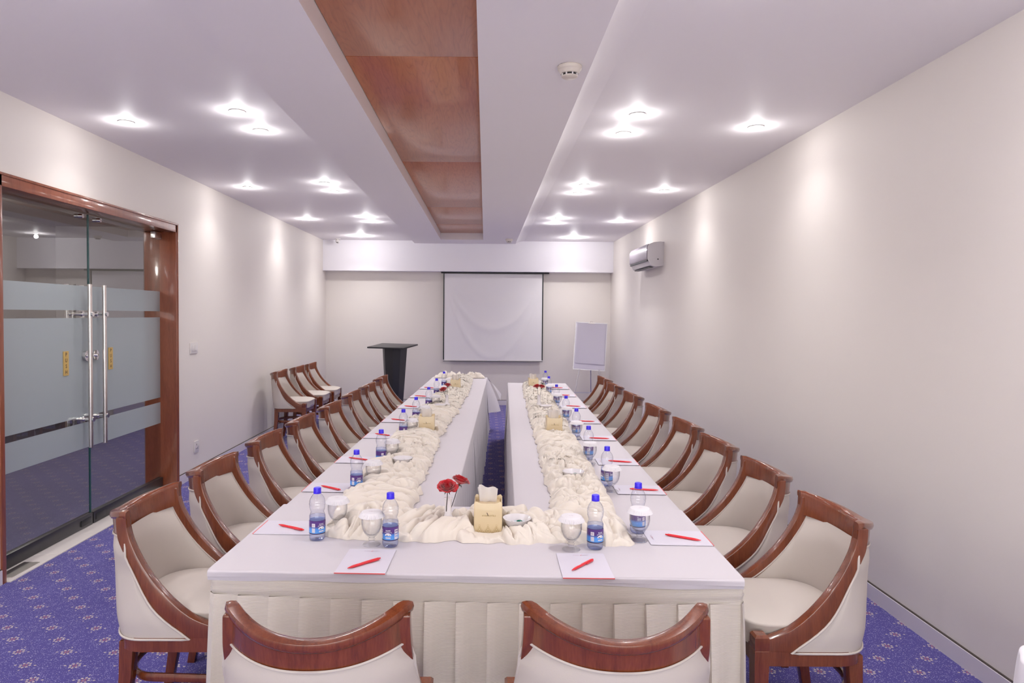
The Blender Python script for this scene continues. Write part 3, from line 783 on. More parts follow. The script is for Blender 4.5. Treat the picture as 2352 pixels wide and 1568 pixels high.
for i in range(4):
    row_cloth(SL[0], SL[1], TL[i] - 0.015, TL[i + 1] + (0.0 if i == 3 else 0.03), True, ZT_ - 0.001 + 0.002 * (3 - i) * 0.5, 'white cloth over the left table row, ' + cn[i], 3.1 * i + 1, i == 3, i == 3)
    row_cloth(SR[0], SR[1], TR[i] - 0.015, TR[i + 1] + (0.0 if i == 3 else 0.03), False, ZT_ - 0.001 + 0.002 * (3 - i) * 0.5, 'white cloth over the right table row, ' + cn[i], 4.7 * i + 20, i == 3)
# front cloth: flat top, short wavy hem
def front_cloth():
    mb = MB(); ns, nt_ = 96, 40; z0 = ZT_ + 0.004
    S0, S1, U0, U1 = -0.004, 1.836, -0.004, 0.822
    # polar style rings: top grid then hem ring
    def top(u, v):
        s, t = lerp(S0, S1, u), lerp(U0, U1, v)
        return tuple(tw(s, t, z0 + 0.0015 * fbm(s * 4, t * 4, 3.3)))
    mb.grid(top, ns, nt_, M['cloth'])
    per = [(lerp(S0, S1, i / 160), U0, 0, -1) for i in range(161)]
    left = [(S0, lerp(U1, U0, i / 50), -1, 0) for i in range(50)]
    right = [(S1, lerp(U0, U1, i / 50), 1, 0) for i in range(1, 51)]
    path = left + per + right
    for layer, (drop, out, zoff) in enumerate(((0.014, 0.006, 0.0), (0.025, 0.003, -0.003))):
        vs = []; K = 7
        for idx, (s, t, nx, ny) in enumerate(path):
            q = idx / len(path)
            dr = drop * (1 + 0.25 * fbm(idx * 0.045, layer * 7.7)) + (0.006 * sm(abs(s - 0.9) / 0.9) if ny else 0)
            wav = 0.004 * fbm(idx * 0.05, 9 + layer)
            for k in range(K):
                w_ = k / (K - 1)
                o_ = out * math.sin(min(1, w_ * 3) * PI / 2) + wav * w_
                vs.append(tuple(tw(s + nx * o_, t + ny * o_, z0 + zoff - dr * w_ ** 1.3)))
        n = len(path)
        mb.add(vs, [(i * K + k, i * K + k + 1, (i + 1) * K + k + 1, (i + 1) * K + k) for i in range(n - 1) for k in range(K - 1)], M['cloth'])
    # back hang into the aisle
    vs = []; K = 14
    for i in range(31):
        s = lerp(0.78, 1.08, i / 30)
        for k in range(K):
            w_ = k / (K - 1); vs.append(tuple(tw(s, U1 + 0.004 * min(1, w_ * 5) + 0.012 * w_ * (1 + math.sin(i * 0.9)), z0 - 0.68 * w_)))
    mb.add(vs, [(i * K + k, i * K + k + 1, (i + 1) * K + k + 1, (i + 1) * K + k) for i in range(30) for k in range(K - 1)], M['cloth'])
    o = mb.obj('tablecloth', angle=70); tag(o, 'white cloth over the near end table with a short folded hem above the pleated skirt', 'tablecloth', 'white tablecloths')
front_cloth()
# pleated skirt round the near end table
def skirt():
    root = thing('table_skirt', 'cream ribbed box-pleated skirt hanging round the near end table', 'table skirt', tuple(tw(0.92, 0.0)), TH)
    # local frame: x = s-0.92, y = t
    per = []
    tot_l, fr, rr = 0.66, 1.828, 0.66
    def edge(q):
        """q metres along: left side (back to front), front, right side"""
        if q < tot_l:
            t = tot_l - q; ins = 0.055 * sm((t - 0.03) / 0.08); return (-0.914 + 0.0 + ins, t + 0.004, -1, 0)
        if q < tot_l + fr: return (-0.914 + (q - tot_l), 0.004, 0, -1)
        t = q - tot_l - fr; ins = 0.055 * sm((t - 0.03) / 0.08); return (0.914 - ins, t + 0.004, 1, 0)
    TOT = tot_l + fr + rr
    def sag(q): s = (q - tot_l) / fr; return 0.014 * math.sin(PI * min(1, max(0, s))) ** 0.7
    b = MB(); n = 260; K = 8; vs = []
    for i in range(n + 1):
        q = TOT * i / n; x, y, nx, ny = edge(q)
        for k in range(K):
            w_ = k / (K - 1)
            o_ = 0.0035 + 0.006 * math.sin(PI * w_) * (0.6 + 0.4 * fbm(q * 3, 1)) + 0.003 * math.sin(w_ * 14 + q * 5) * sm(abs(q - tot_l - fr / 2) / 1.1 - 0.2)
            vs.append((x + nx * o_, y + ny * o_, 0.735 - sag(q) * w_ - 0.066 * w_))
    b.add(vs, [(i * K + k, i * K + k + 1, (i + 1) * K + k + 1, (i + 1) * K + k) for i in range(n) for k in range(K - 1)], M['skirt'])
    b.obj('skirt_band', root, angle=80)
    # pleats: each ~75 mm face with a fold behind
    b = MB(); PW = 0.108; NP = int(TOT / PW); vs = []; cols = []
    for p in range(NP + 1):
        q0 = p * PW
        for a, dep in ((0.0, 0.015), (0.002, 0.0175), (0.08, 0.0170), (0.22, 0.0135), (0.38, 0.010), (0.54, 0.007), (0.70, 0.004), (0.86, 0.0015), (0.95, 0.0), (0.985, 0.0)):
            cols.append((q0 + a * PW, dep, p))
    K = 26
    for q, dep, p in cols:
        q = min(q, TOT); x, y, nx, ny = edge(q)
        for k in range(K):
            w_ = k / (K - 1); z = lerp(0.673 - sag(q), 0.012, w_)
            fl = 0.55 + 2.0 * w_ ** 0.8 * (1 + 0.8 * noise.noise(Vector((p * 2.7, 1.1, 0))))
            ph = (q / PW) * 2 * PI
            soft = 0.015 * w_ ** 0.7 * math.sin(ph + 1.0) + 0.008 * w_ * math.sin(ph * 0.5 + p * 1.7) + 0.012 * w_ * fbm(q * 5, 2.2, w_ * 1.5) + 0.006 * math.sin(PI * w_) * fbm(q * 23, 4.4, w_ * 2)
            o_ = 0.001 + (dep * 1.35 * fl + soft + 0.010 * w_) * (1.0 if ny else 0.45)
            sh = 0.010 * w_ * fbm(p * 3.1, 5.5, w_ * 1.2)
            tx, ty = -ny, nx
            vs.append((x + nx * o_ + tx * sh, y + ny * o_ + ty * sh, z))
    m_ = len(cols)
    b.add(vs, [(i * K + k, i * K + k + 1, (i + 1) * K + k + 1, (i + 1) * K + k) for i in range(m_ - 1) for k in range(K - 1)], M['skirt'])
    b.obj('pleated_panel', root, angle=45)
skirt()

# ruched runners
PRESS = [(0.018, 2.695, 0.060, 0.020), (0.018, 2.79, 0.080, 0.006), (-0.148, 2.80, 0.040, 0.006), (0.135, 2.755, 0.055, 0.024), (-0.424, 5.00, 0.075, 0.020), (0.507, 4.98, 0.075, 0.020), (-0.335, 7.80, 0.075, 0.022), (0.567, 8.0, 0.075, 0.022),
         (-0.351, 6.30, 0.040, 0.018), (0.503, 6.32, 0.040, 0.018), (-0.464, 3.86, 0.050, 0.032), (0.468, 3.56, 0.050, 0.032), (-0.405, 6.20, 0.045, 0.030), (0.555, 6.18, 0.045, 0.030)]
CLEAR = [(-0.605, 2.80), (-0.657, 2.672), (-0.644, 3.423), (-0.613, 4.034), (-0.575, 3.52), (-0.56, 4.12), (0.618, 2.686), (0.647, 3.44), (0.333, 2.573), (-0.432, 2.61), (0.427, 2.594), (-0.359, 2.602), (0.634, 2.789)]
def ruched(cen, hw, q0, q1, res, h0, seed, label, ends=(True, True), FQ=16.5):
    """cen(q) -> (s, t, ds, dt) centre line in the table frame; folds run mostly across"""
    mb = MB(); Lq = q1 - q0; nq = max(8, int(Lq / res)); nv = max(14, int(2 * hw / res)); vs = []
    def nz(a, b_, c_=0.0): return noise.noise(Vector((a, b_, c_ + seed)))
    for j in range(nq + 1):
        q = q0 + Lq * j / nq
        s, t, ds, dt = cen(q)
        endf = 1.0
        if ends[0]: endf = min(endf, math.sqrt(max(0.0, min(1, (q - q0) / 0.10))))
        if ends[1]: endf = min(endf, math.sqrt(max(0.0, min(1, (q1 - q) / 0.10))))
        wl = hw * (1 + 0.13 * nz(q * 7, 1.0) + 0.16 * nz(q * 22, 5.0)) * (0.75 + 0.25 * endf)
        wr = hw * (1 + 0.13 * nz(q * 7, 9.0) + 0.16 * nz(q * 22, 15.0)) * (0.75 + 0.25 * endf)
        for i in range(nv + 1):
            v = -1 + 2 * i / nv
            x = v * (wl if v < 0 else wr)
            if True:
                wa = nz(q * 6, x * 6, 1.3); wb = nz(q * 6, x * 6, 7.9)
                qq = q + 0.045 * wa; xx = x + 0.045 * wb
                rot = 0.75 * nz(q * 3.1, x * 3.1, 17.0)
                cr, sr = math.cos(rot), math.sin(rot)
                A_ = (qq * cr + xx * sr) * FQ; B_ = (-qq * sr + xx * cr) * FQ * 0.42
                n1 = abs(nz(A_, B_, 2.0)); n2 = abs(nz(A_ * 1.9 + 9, B_ * 2.3, 5.0)); n3 = abs(nz(A_ * 4.1, B_ * 4.3, 9.0))
                b1 = (1 - math.exp(-n1 * 5.5)) * 1.12; b2 = 1 - math.exp(-n2 * 5.0)
                big = 0.5 + 0.9 * nz(q * 6.3, x * 7.1, 40.0)
                pr = max(0.0, 1 - abs(v) ** 7) ** 0.5 * (1 - 0.30 * v * v)
                h = pr * endf * h0 * (0.06 + 0.26 * big + 0.68 * b1 + 0.34 * b2)
                h = max(h, 0.0)
                l1 = 0.5 * h * (nz(A_ * 0.9, B_ * 0.9, 60.0)); l2 = 0.5 * h * (nz(A_ * 0.9, B_ * 0.9, 70.0))
                sx_ = s + dt * (x + l2) + ds * l1; tx_ = t - ds * (x + l2) + dt * l1
                P_ = tw(sx_, tx_, 0)
                for (ax_, ay_, ar_, az_) in PRESS:
                    dd = math.hypot(P_.x - ax_, P_.y - ay_)
                    if dd < ar_ + 0.03: h = min(h, lerp(az_, 0.085, sm((dd - ar_) / 0.014)))
                for (ax_, ay_) in CLEAR:
                    dd = math.hypot(P_.x - ax_, P_.y - ay_)
                    if 1e-6 < dd < 0.046:
                        sx2 = (P_.x - ax_) / dd * (0.046 - dd) * 0.9; P_.x += sx2; P_.y += (P_.y - ay_) / dd * (0.046 - dd) * 0.9; h *= 0.3 + 0.7 * dd / 0.046
                vs.append((P_.x, P_.y, ZT_ + 0.0045 + h)); continue
            # warped coordinates
            a = q + 0.055 * nz(q * 5.5, x * 6.5, 1.3) + 0.020 * nz(q * 16, x * 15, 4.1)
            c_ = x + 0.05 * nz(q * 5, x * 7, 8.7)
            swirl = 0.9 * nz(q * 2.3, x * 3.5, 12.0)
            ph1 = 2 * PI * (a * math.cos(swirl) + c_ * math.sin(swirl)) / 0.058
            ph2 = 2 * PI * (a * 0.45 + c_ * 0.9) / 0.075 + 3 * nz(q * 6, x * 5, 3.3)
            r1 = abs(math.sin(ph1 / 2)) ** 0.85
            r2 = abs(math.sin(ph2 / 2)) ** 0.8
            mk = sm(0.5 + 1.6 * nz(q * 6, x * 6, 21.0))
            amp = 0.6 + 0.7 * nz(q * 9, x * 8, 30.0)
            fold = lerp(r1, r2, mk * 0.75) * amp
            big = 0.5 + 0.5 * nz(q * 4.3, x * 5.1, 40.0)
            pr = max(0.0, 1 - abs(v) ** 3.2) ** 0.5
            h = pr * endf * (h0 * (0.10 + 0.50 * big) + h0 * 0.80 * fold)
            lean = 0.016 * math.sin(ph1) * amp * (1 - mk) * pr
            sx_ = s + dt * x + ds * lean; tx_ = t - ds * x + dt * lean
            # bulge out beyond the footprint near the rim
            p = tw(sx_, tx_, ZT_ + 0.0045 + h); vs.append(tuple(p))
    n = nv + 1
    fs = [(j * n + i, j * n + i + 1, (j + 1) * n + i + 1, (j + 1) * n + i) for j in range(nq) for i in range(nv)]
    mb.add(vs, fs, M['runner'])
    o = mb.obj('ruched_runner', angle=180); tag(o, label, 'table runner', 'cream ruched runners'); return o
def lin(pts):
    def f(q):
        for (a, s0, t0), (b_, s1, t1) in zip(pts, pts[1:]):
            if q <= b_ or (b_ == pts[-1][0]):
                k_ = (q - a) / (b_ - a); d = Vector((s1 - s0, t1 - t0)).normalized(); return lerp(s0, s1, k_), lerp(t0, t1, k_), d.x, d.y
    return f
def inv(x, y):
    v = T0.inverted() @ Vector((x, y, 0)); return v.x, v.y
def cl(pts):
    """world points -> (q, s, t)"""
    P = [inv(*p) for p in pts]; q = 0; out = [(0, *P[0])]
    for a, b_ in zip(P, P[1:]): q += math.hypot(b_[0] - a[0], b_[1] - a[1]); out.append((q, *b_))
    return out
c1 = cl([(-0.50, 2.93), (-0.49, 3.70), (-0.485, 5.09), (-0.40, 6.75), (-0.355, 7.75), (-0.34, 9.45)])
ruched(lin(c1), 0.170, 0, c1[-1][0], 0.006, 0.066, 1.7, 'cream ruched satin runner along the left table row')
c2 = cl([(0.45, 2.93), (0.47, 3.52), (0.50, 4.72), (0.535, 5.92), (0.60, 8.0), (0.62, 8.75)])
ruched(lin(c2), 0.142, 0, c2[-1][0], 0.006, 0.064, 14.2, 'cream ruched satin runner along the right table row')
c3 = cl([(-0.655, 2.87), (0.0, 2.83), (0.60, 2.81)])
ruched(lin(c3), 0.190, 0, c3[-1][0], 0.004, 0.066, 30.5, 'cream ruched satin runner across the near end table', FQ=12.5)
c4 = cl([(-0.72, 9.66), (0.0, 9.66)])
ruched(lin(c4), 0.085, 0, c4[-1][0], 0.008, 0.075, 47.5, 'cream ruched satin runner across the far end of the left row')
#@END_TABLE

#@ITEMS
# ------------------------------------------------------------------ bottles
def make_bottle():
    t = thing('water_bottle', 'x', 'bottle', (0, 0, 0), 0, None)
    prof = [(0.0, 0.004), (0.016, 0.001), (0.026, 0.0), (0.0305, 0.006), (0.0315, 0.014), (0.031, 0.024), (0.0305, 0.028), (0.0305, 0.079), (0.0315, 0.084), (0.031, 0.096), (0.0275, 0.104), (0.0258, 0.109), (0.0262, 0.114),
            (0.0290, 0.121), (0.0312, 0.130), (0.0300, 0.133), (0.0315, 0.137), (0.0318, 0.143), (0.0305, 0.146), (0.0312, 0.150), (0.0290, 0.158), (0.0245, 0.168), (0.0185, 0.176), (0.0145, 0.181), (0.0138, 0.186)]
    MB().lathe(prof, 36, M['pet'], cap=False).obj('bottle_body', t)
    wp = [(max(0, r - 0.0012), z) for r, z in prof if z < 0.104]; wp[0] = (0, 0.005)
    MB().lathe(wp + [(0.0, 0.104)], 28, M['water'], cap=False).obj('water', t)
    cp = MB(); n = 40; vs = []
    for z, r0 in ((0.182, 0.0150), (0.186, 0.0152), (0.186, 0.0146), (0.202, 0.0144), (0.205, 0.0130)):
        for i in range(n): r = r0 + (0.0003 if i % 2 else 0); vs.append((r * math.cos(2 * PI * i / n), r * math.sin(2 * PI * i / n), z))
    fs = [(j * n + i, j * n + (i + 1) % n, (j + 1) * n + (i + 1) % n, (j + 1) * n + i) for j in range(4) for i in range(n)] + [tuple(range(4 * n, 5 * n))]
    cp.add(vs, fs, M['cap']); cp.obj('cap', t, angle=40)
    lb = MB(); R_ = 0.0316
    lb.lathe([(R_, 0.027), (R_, 0.080)], 48, M['label'], cap=False)
    def wrap(vs, ang, zc, r=R_ + 0.0003): return [(r * math.sin(ang + x / r), -r * math.cos(ang + x / r), zc + y) for x, y, z in vs]
    def patch(x0, x1, y0, y1, ang, zc, m, r):
        nn = 5; vs = [(lerp(x0, x1, i / nn), y, 0) for y in (y0, y1) for i in range(nn + 1)]
        lb.add(wrap(vs, ang, zc, r), [(i, i + 1, i + nn + 2, i + nn + 1) for i in range(nn)], m)
    # emblem: arched white mountain with two lines of brand lettering
    nn = 12; vs = [(lerp(-0.0125, 0.0125, i / nn), y if y < 0 else 0.0075 * math.sin(PI * i / nn) ** 0.6, 0) for y in (-0.003, 1) for i in range(nn + 1)]
    lb.add(wrap(vs, 0, 0.050, R_ + 0.0004), [(i, i + 1, i + nn + 2, i + nn + 1) for i in range(nn)], M['white'])
    vs = [(-0.011, -0.0015, 0), (-0.004, 0.001, 0), (0.001, -0.0005, 0), (0.006, 0.0018, 0), (0.011, -0.0012, 0), (0.006, -0.002, 0), (-0.004, -0.0022, 0)]
    lb.add(wrap(vs, 0, 0.0505, R_ + 0.0007), [tuple(range(7))], M['ink'])
    tv, tf = text_pts('MURREE', 0.0052); lb.add(wrap(tv, 0, 0.0672, R_ + 0.0005), tf, M['white'])
    tv, tf = text_pts('SPARKLETTS', 0.0052); lb.add(wrap([(x, y - 18 * x * x, z) for x, y, z in tv], 0, 0.0620, R_ + 0.0005), tf, M['white'])
    patch(-0.010, 0.010, -0.003, 0.002, 0, 0.0395, M['greyline'], R_ + 0.0004)
    # barcode box and text box
    patch(-0.0068, 0.0068, -0.007, 0.007, -1.0, 0.0625, M['white'], R_ + 0.0004)
    for i in range(7): patch(-0.0048 + i * 0.0014, -0.0042 + i * 0.0014 + 0.0003, -0.005, 0.005, -1.0, 0.0625, M['greyprint'], R_ + 0.0006)
    patch(-0.0068, 0.0068, -0.010, 0.0075, -1.0, 0.0440, M['greyline'], R_ + 0.0004)
    patch(-0.008, 0.009, -0.020, 0.018, 1.05, 0.0520, M['greyline'], R_ + 0.0004)
    for i in range(3): patch(-0.006, 0.007, 0.010 - 0.010 * i, 0.013 - 0.010 * i, 1.05, 0.0520, M['label'], R_ + 0.0006)
    lb.obj('label', t, angle=60)
    return t
BT = make_bottle(); bu = [False]
def place(proto, flag, x, y, z, rz_, label, group):
    if not flag[0]:
        flag[0] = True; proto.location = (x, y, z); proto.rotation_euler = (0, 0, rz_); proto['label'] = label; proto['group'] = group; return proto
    return dup(proto, label, (x, y, z), rz_, group)
ord8 = ['nearest the camera', 'second from the camera', 'third from the camera', 'fourth from the camera', 'fifth from the camera', 'sixth from the camera', 'seventh from the camera', 'last at the far end']
ZS = ZT_ + 0.0055
LB = [(-0.657, 2.672), (-0.644, 3.423), (-0.613, 4.034), (-0.586, 4.908), (-0.568, 5.634), (-0.528, 6.414), (-0.516, 7.289), (-0.491, 8.182)]
RB = [(0.634, 2.789), (0.644, 3.564), (0.647, 4.227), (0.677, 5.024), (0.693, 5.806), (0.710, 6.746), (0.718, 7.651), (0.748, 8.425)]
FB = [(-0.359, 2.602), (0.427, 2.594)]
lr = [0.75, 0.6, 1.4, 1.3, 0.9, 0.8, 0.8, 0.8]; rr_ = [1.6, -1.2, -1.2, -0.6, 0.0, 0.4, 0.2, -0.5]
for i, (x, y) in enumerate(LB): place(BT, bu, x, y, ZS, lr[i], 'blue-capped water bottle on the left table row, ' + ord8[i], 'water bottles')
for i, (x, y) in enumerate(RB): place(BT, bu, x, y, ZS, rr_[i], 'blue-capped water bottle on the right table row, ' + ord8[i], 'water bottles')
place(BT, bu, FB[0][0], FB[0][1], ZS, -0.15, 'water bottle with blue cap on the near end table, left one beside the covered goblet', 'water bottles')
place(BT, bu, FB[1][0], FB[1][1], ZS, 0.5, 'water bottle with blue cap on the near end table, right one beside the covered goblet', 'water bottles')

# ------------------------------------------------------------------ goblets and paper lids
def make_goblet():
    t = thing('goblet', 'x', 'glass', (0, 0, 0), 0, None)
    out = [(0.0, 0.0), (0.033, 0.0), (0.0345, 0.002), (0.032, 0.005), (0.018, 0.010), (0.0115, 0.013), (0.0105, 0.018), (0.0135, 0.0215), (0.0135, 0.024), (0.0100, 0.0275), (0.0125, 0.032), (0.020, 0.038), (0.030, 0.050), (0.0375, 0.066), (0.0405, 0.083), (0.0400, 0.100), (0.0375, 0.118), (0.0360, 0.127)]
    inn = [(0.0345, 0.127), (0.0360, 0.117), (0.0385, 0.100), (0.0390, 0.084), (0.0360, 0.067), (0.0285, 0.052), (0.018, 0.041), (0.0, 0.037)]
    MB().lathe(out[:12], 28, M['clear'], cap=False).obj('stem_and_foot', t)
    MB().lathe(out[11:] + inn, 32, M['clear'], cap=False).obj('bowl', t)
    return t
def make_lid():
    mb = MB(); n = 96; vs = []
    for k, (r, z, a) in enumerate(((0.0, 0.0035, 0), (0.012, 0.0033, 0), (0.028, 0.0028, 0), (0.0375, 0.002, 0), (0.0395, 0.0, 0.0004), (0.043, -0.006, 0.0010), (0.0465, -0.012, 0.0015), (0.0490, -0.017, 0.0018))):
        for i in range(n):
            rr2 = r + a * (1 if (i // 1) % 2 else -1) ; an = 2 * PI * i / n; vs.append((rr2 * math.cos(an), rr2 * math.sin(an), z))
    mb.add(vs, [(j * n + i, j * n + (i + 1) % n, (j + 1) * n + (i + 1) % n, (j + 1) * n + i) for j in range(7) for i in range(n)], M['lidpaper'])
    # small printed sail emblem and initials
    mb.add([(-0.004, -0.004, 0.0039), (0.001, -0.002, 0.0039), (0.007, 0.010, 0.0036), (0.002, 0.001, 0.0039)], [(0, 1, 2, 3)], M['greyprint'])
    tv, tf = text_pts('AVARI', 0.006); mb.add([(x - 0.001, y - 0.007, 0.0040) for x, y, z in tv], tf, M['greyprint'])
    o = mb.obj('paper_lid', angle=30); tag(o, 'x', 'paper lid', 'paper lids'); return o
GB = make_goblet(); gf = [False]; PL = make_lid(); pf = [False]
def covered(x, y, where):
    place(GB, gf, x, y, ZS, random.uniform(0, 6), 'clear stemmed goblet ' + where, 'goblets')
    place(PL, pf, x, y, ZS + 0.1275, random.uniform(-0.3, 0.3), 'pleated paper lid on the goblet ' + where, 'paper lids')
for i, (x, y) in enumerate([(-0.605, 2.80), (-0.575, 3.52), (-0.56, 4.12), (-0.527, 4.95), (-0.50, 5.66), (-0.462, 6.40), (-0.448, 7.24), (-0.425, 8.12)]):
    covered(x, y, 'on the left table row, ' + ord8[i])
for i, (x, y) in enumerate([(0.618, 2.686), (0.647, 3.44), (0.635, 4.085), (0.662, 4.893), (0.683, 5.66), (0.705, 6.604), (0.713, 7.491), (0.728, 8.27)]):
    covered(x, y, 'on the right table row, ' + ord8[i])
covered(-0.432, 2.61, 'on the near end table, left one')
covered(0.333, 2.573, 'on the near end table, right one')

# ------------------------------------------------------------------ note pads and pens
LOGO = text_pts('AVARI HOTELS', 0.0085)
def make_pad():
    t = thing('notepad', 'x', 'notepad', (0, 0, 0), 0, None)   # width along x, red edge at -y
    b = MB(); b.box(-0.088, 0.088, -0.118, 0.122, 0, 0.0022, M['paper'])
    b.add([(x, y + 0.100, 0.0026) for x, y, z in LOGO[0]], LOGO[1], M['greyprint'])
    b.add([(-0.002, 0.096, 0.0027), (0.001, 0.096, 0.0027), (0.006, 0.108, 0.0027)], [(0, 1, 2)], M['redpaper'])
    b.add([(-0.05, -0.1085, 0.0026), (0.03, -0.1085, 0.0026), (0.03, -0.1077, 0.0026), (-0.05, -0.1077, 0.0026)], [(0, 1, 2, 3)], M['greyline'])
    b.obj('paper_sheets', t, smooth=False)
    MB().box(-0.088, 0.088, -0.1215, -0.118, 0, 0.0026, M['redpaper']).obj('red_edge', t, smooth=False)
    return t
def make_pen():
    t = thing('ballpoint_pen', 'x', 'pen', (0, 0, 0), 0, None)  # lies along x, tip at -x, axis at z=.005
    b = MB(); R = Matrix.Rotation(PI / 2, 4, 'Y')
    prof = [(0.0, -0.070), (0.0012, -0.070), (0.0020, -0.066), (0.0040, -0.054), (0.0047, -0.045), (0.0050, 0.0), (0.0050, 0.035), (0.0046, 0.055), (0.0044, 0.062), (0.0, 0.062)]
    b.lathe(prof, 18, M['redpen'], T=Matrix.Translation((0, 0, 0.005)) @ R, cap=False)
    pt_, pf_ = text_pts('HOTEL', 0.0052); b.add([(x - 0.02, y, 0.0103) for x, y, z in pt_], pf_, M['white'])
    b.obj('barrel', t)
    MB().lathe([(0.0, 0.060), (0.0028, 0.060), (0.0030, 0.070), (0.0018, 0.072), (0.0, 0.072)], 14, M['redpen'], T=Matrix.Translation((0, 0, 0.005)) @ R, cap=False).obj('push_button', t)
    MB().box(0.018, 0.060, -0.0085, -0.0065, 0.003, 0.0075, M['redpen']).box(0.054, 0.061, -0.0085, -0.002, 0.003, 0.0075, M['redpen']).obj('clip', t, bev=0.0006)
    return t
PD = make_pad(); pdf = [False]; PN = make_pen(); pnf = [False]
ZP = ZS
def pen(x0, y0, x1, y1, where, z=None):
    """tip end first"""
    a = math.atan2(y1 - y0, x1 - x0)
    place(PN, pnf, (x0 + x1) / 2, (y0 + y1) / 2, (ZP + 0.0026) if z is None else z, a, 'red ballpoint pen ' + where, 'red pens')
for i, y in enumerate([2.81, 3.47, 4.135, 4.95, 5.68, 6.52, 7.36, 8.21]):
    x = -0.94 + 0.027 * (y - 2.75) + 0.131
    place(PD, pdf, x, y, ZP, -PI / 2 + TH, 'red-edged notepad on the left table row, ' + ord8[i], 'notepads')
for i, y in enumerate([2.715, 3.47, 4.135, 4.935, 5.69, 6.63, 7.55, 8.31]):
    x = 0.90 + 0.0225 * (y - 2.7) - 0.125
    place(PD, pdf, x, y, ZP, PI / 2 + TH, 'red-edged notepad on the right table row, ' + ord8[i], 'notepads')
place(PD, pdf, -0.421, 2.432, ZP, TH, 'white notepad with red edge on the near end table, left one', 'notepads')
place(PD, pdf, 0.358, 2.404, ZP, TH * 0.3, 'white notepad with red edge on the near end table, right one', 'notepads')
for i, p in enumerate([(-0.86, 2.831, -0.732, 2.759), (-0.838, 3.482, -0.72, 3.40), (-0.83, 4.17, -0.71, 4.11), (-0.81, 5.02, -0.69, 4.945), (-0.79, 5.73, -0.665, 5.66), (-0.775, 6.56, -0.65, 6.50), (-0.76, 7.39, -0.635, 7.34), (-0.74, 8.25, -0.616, 8.18)]):
    pen(*p, 'on a notepad, left table row, ' + ord8[i])
for i, p in enumerate([(0.860, 2.665, 0.733, 2.74), (0.883, 3.44, 0.748, 3.465), (0.89, 4.10, 0.76, 4.137), (0.895, 4.886, 0.765, 4.912), (0.915, 5.675, 0.785, 5.70), (0.93, 6.62, 0.80, 6.65), (0.94, 7.53, 0.81, 7.567), (0.946, 8.298, 0.82, 8.33)]):
    pen(*p, 'on a notepad, right table row, ' + ord8[i])
pen(-0.474, 2.342, -0.372, 2.447, 'on the left notepad of the near end table')
pen(0.300, 2.334, 0.402, 2.457, 'on the right notepad of the near end table')

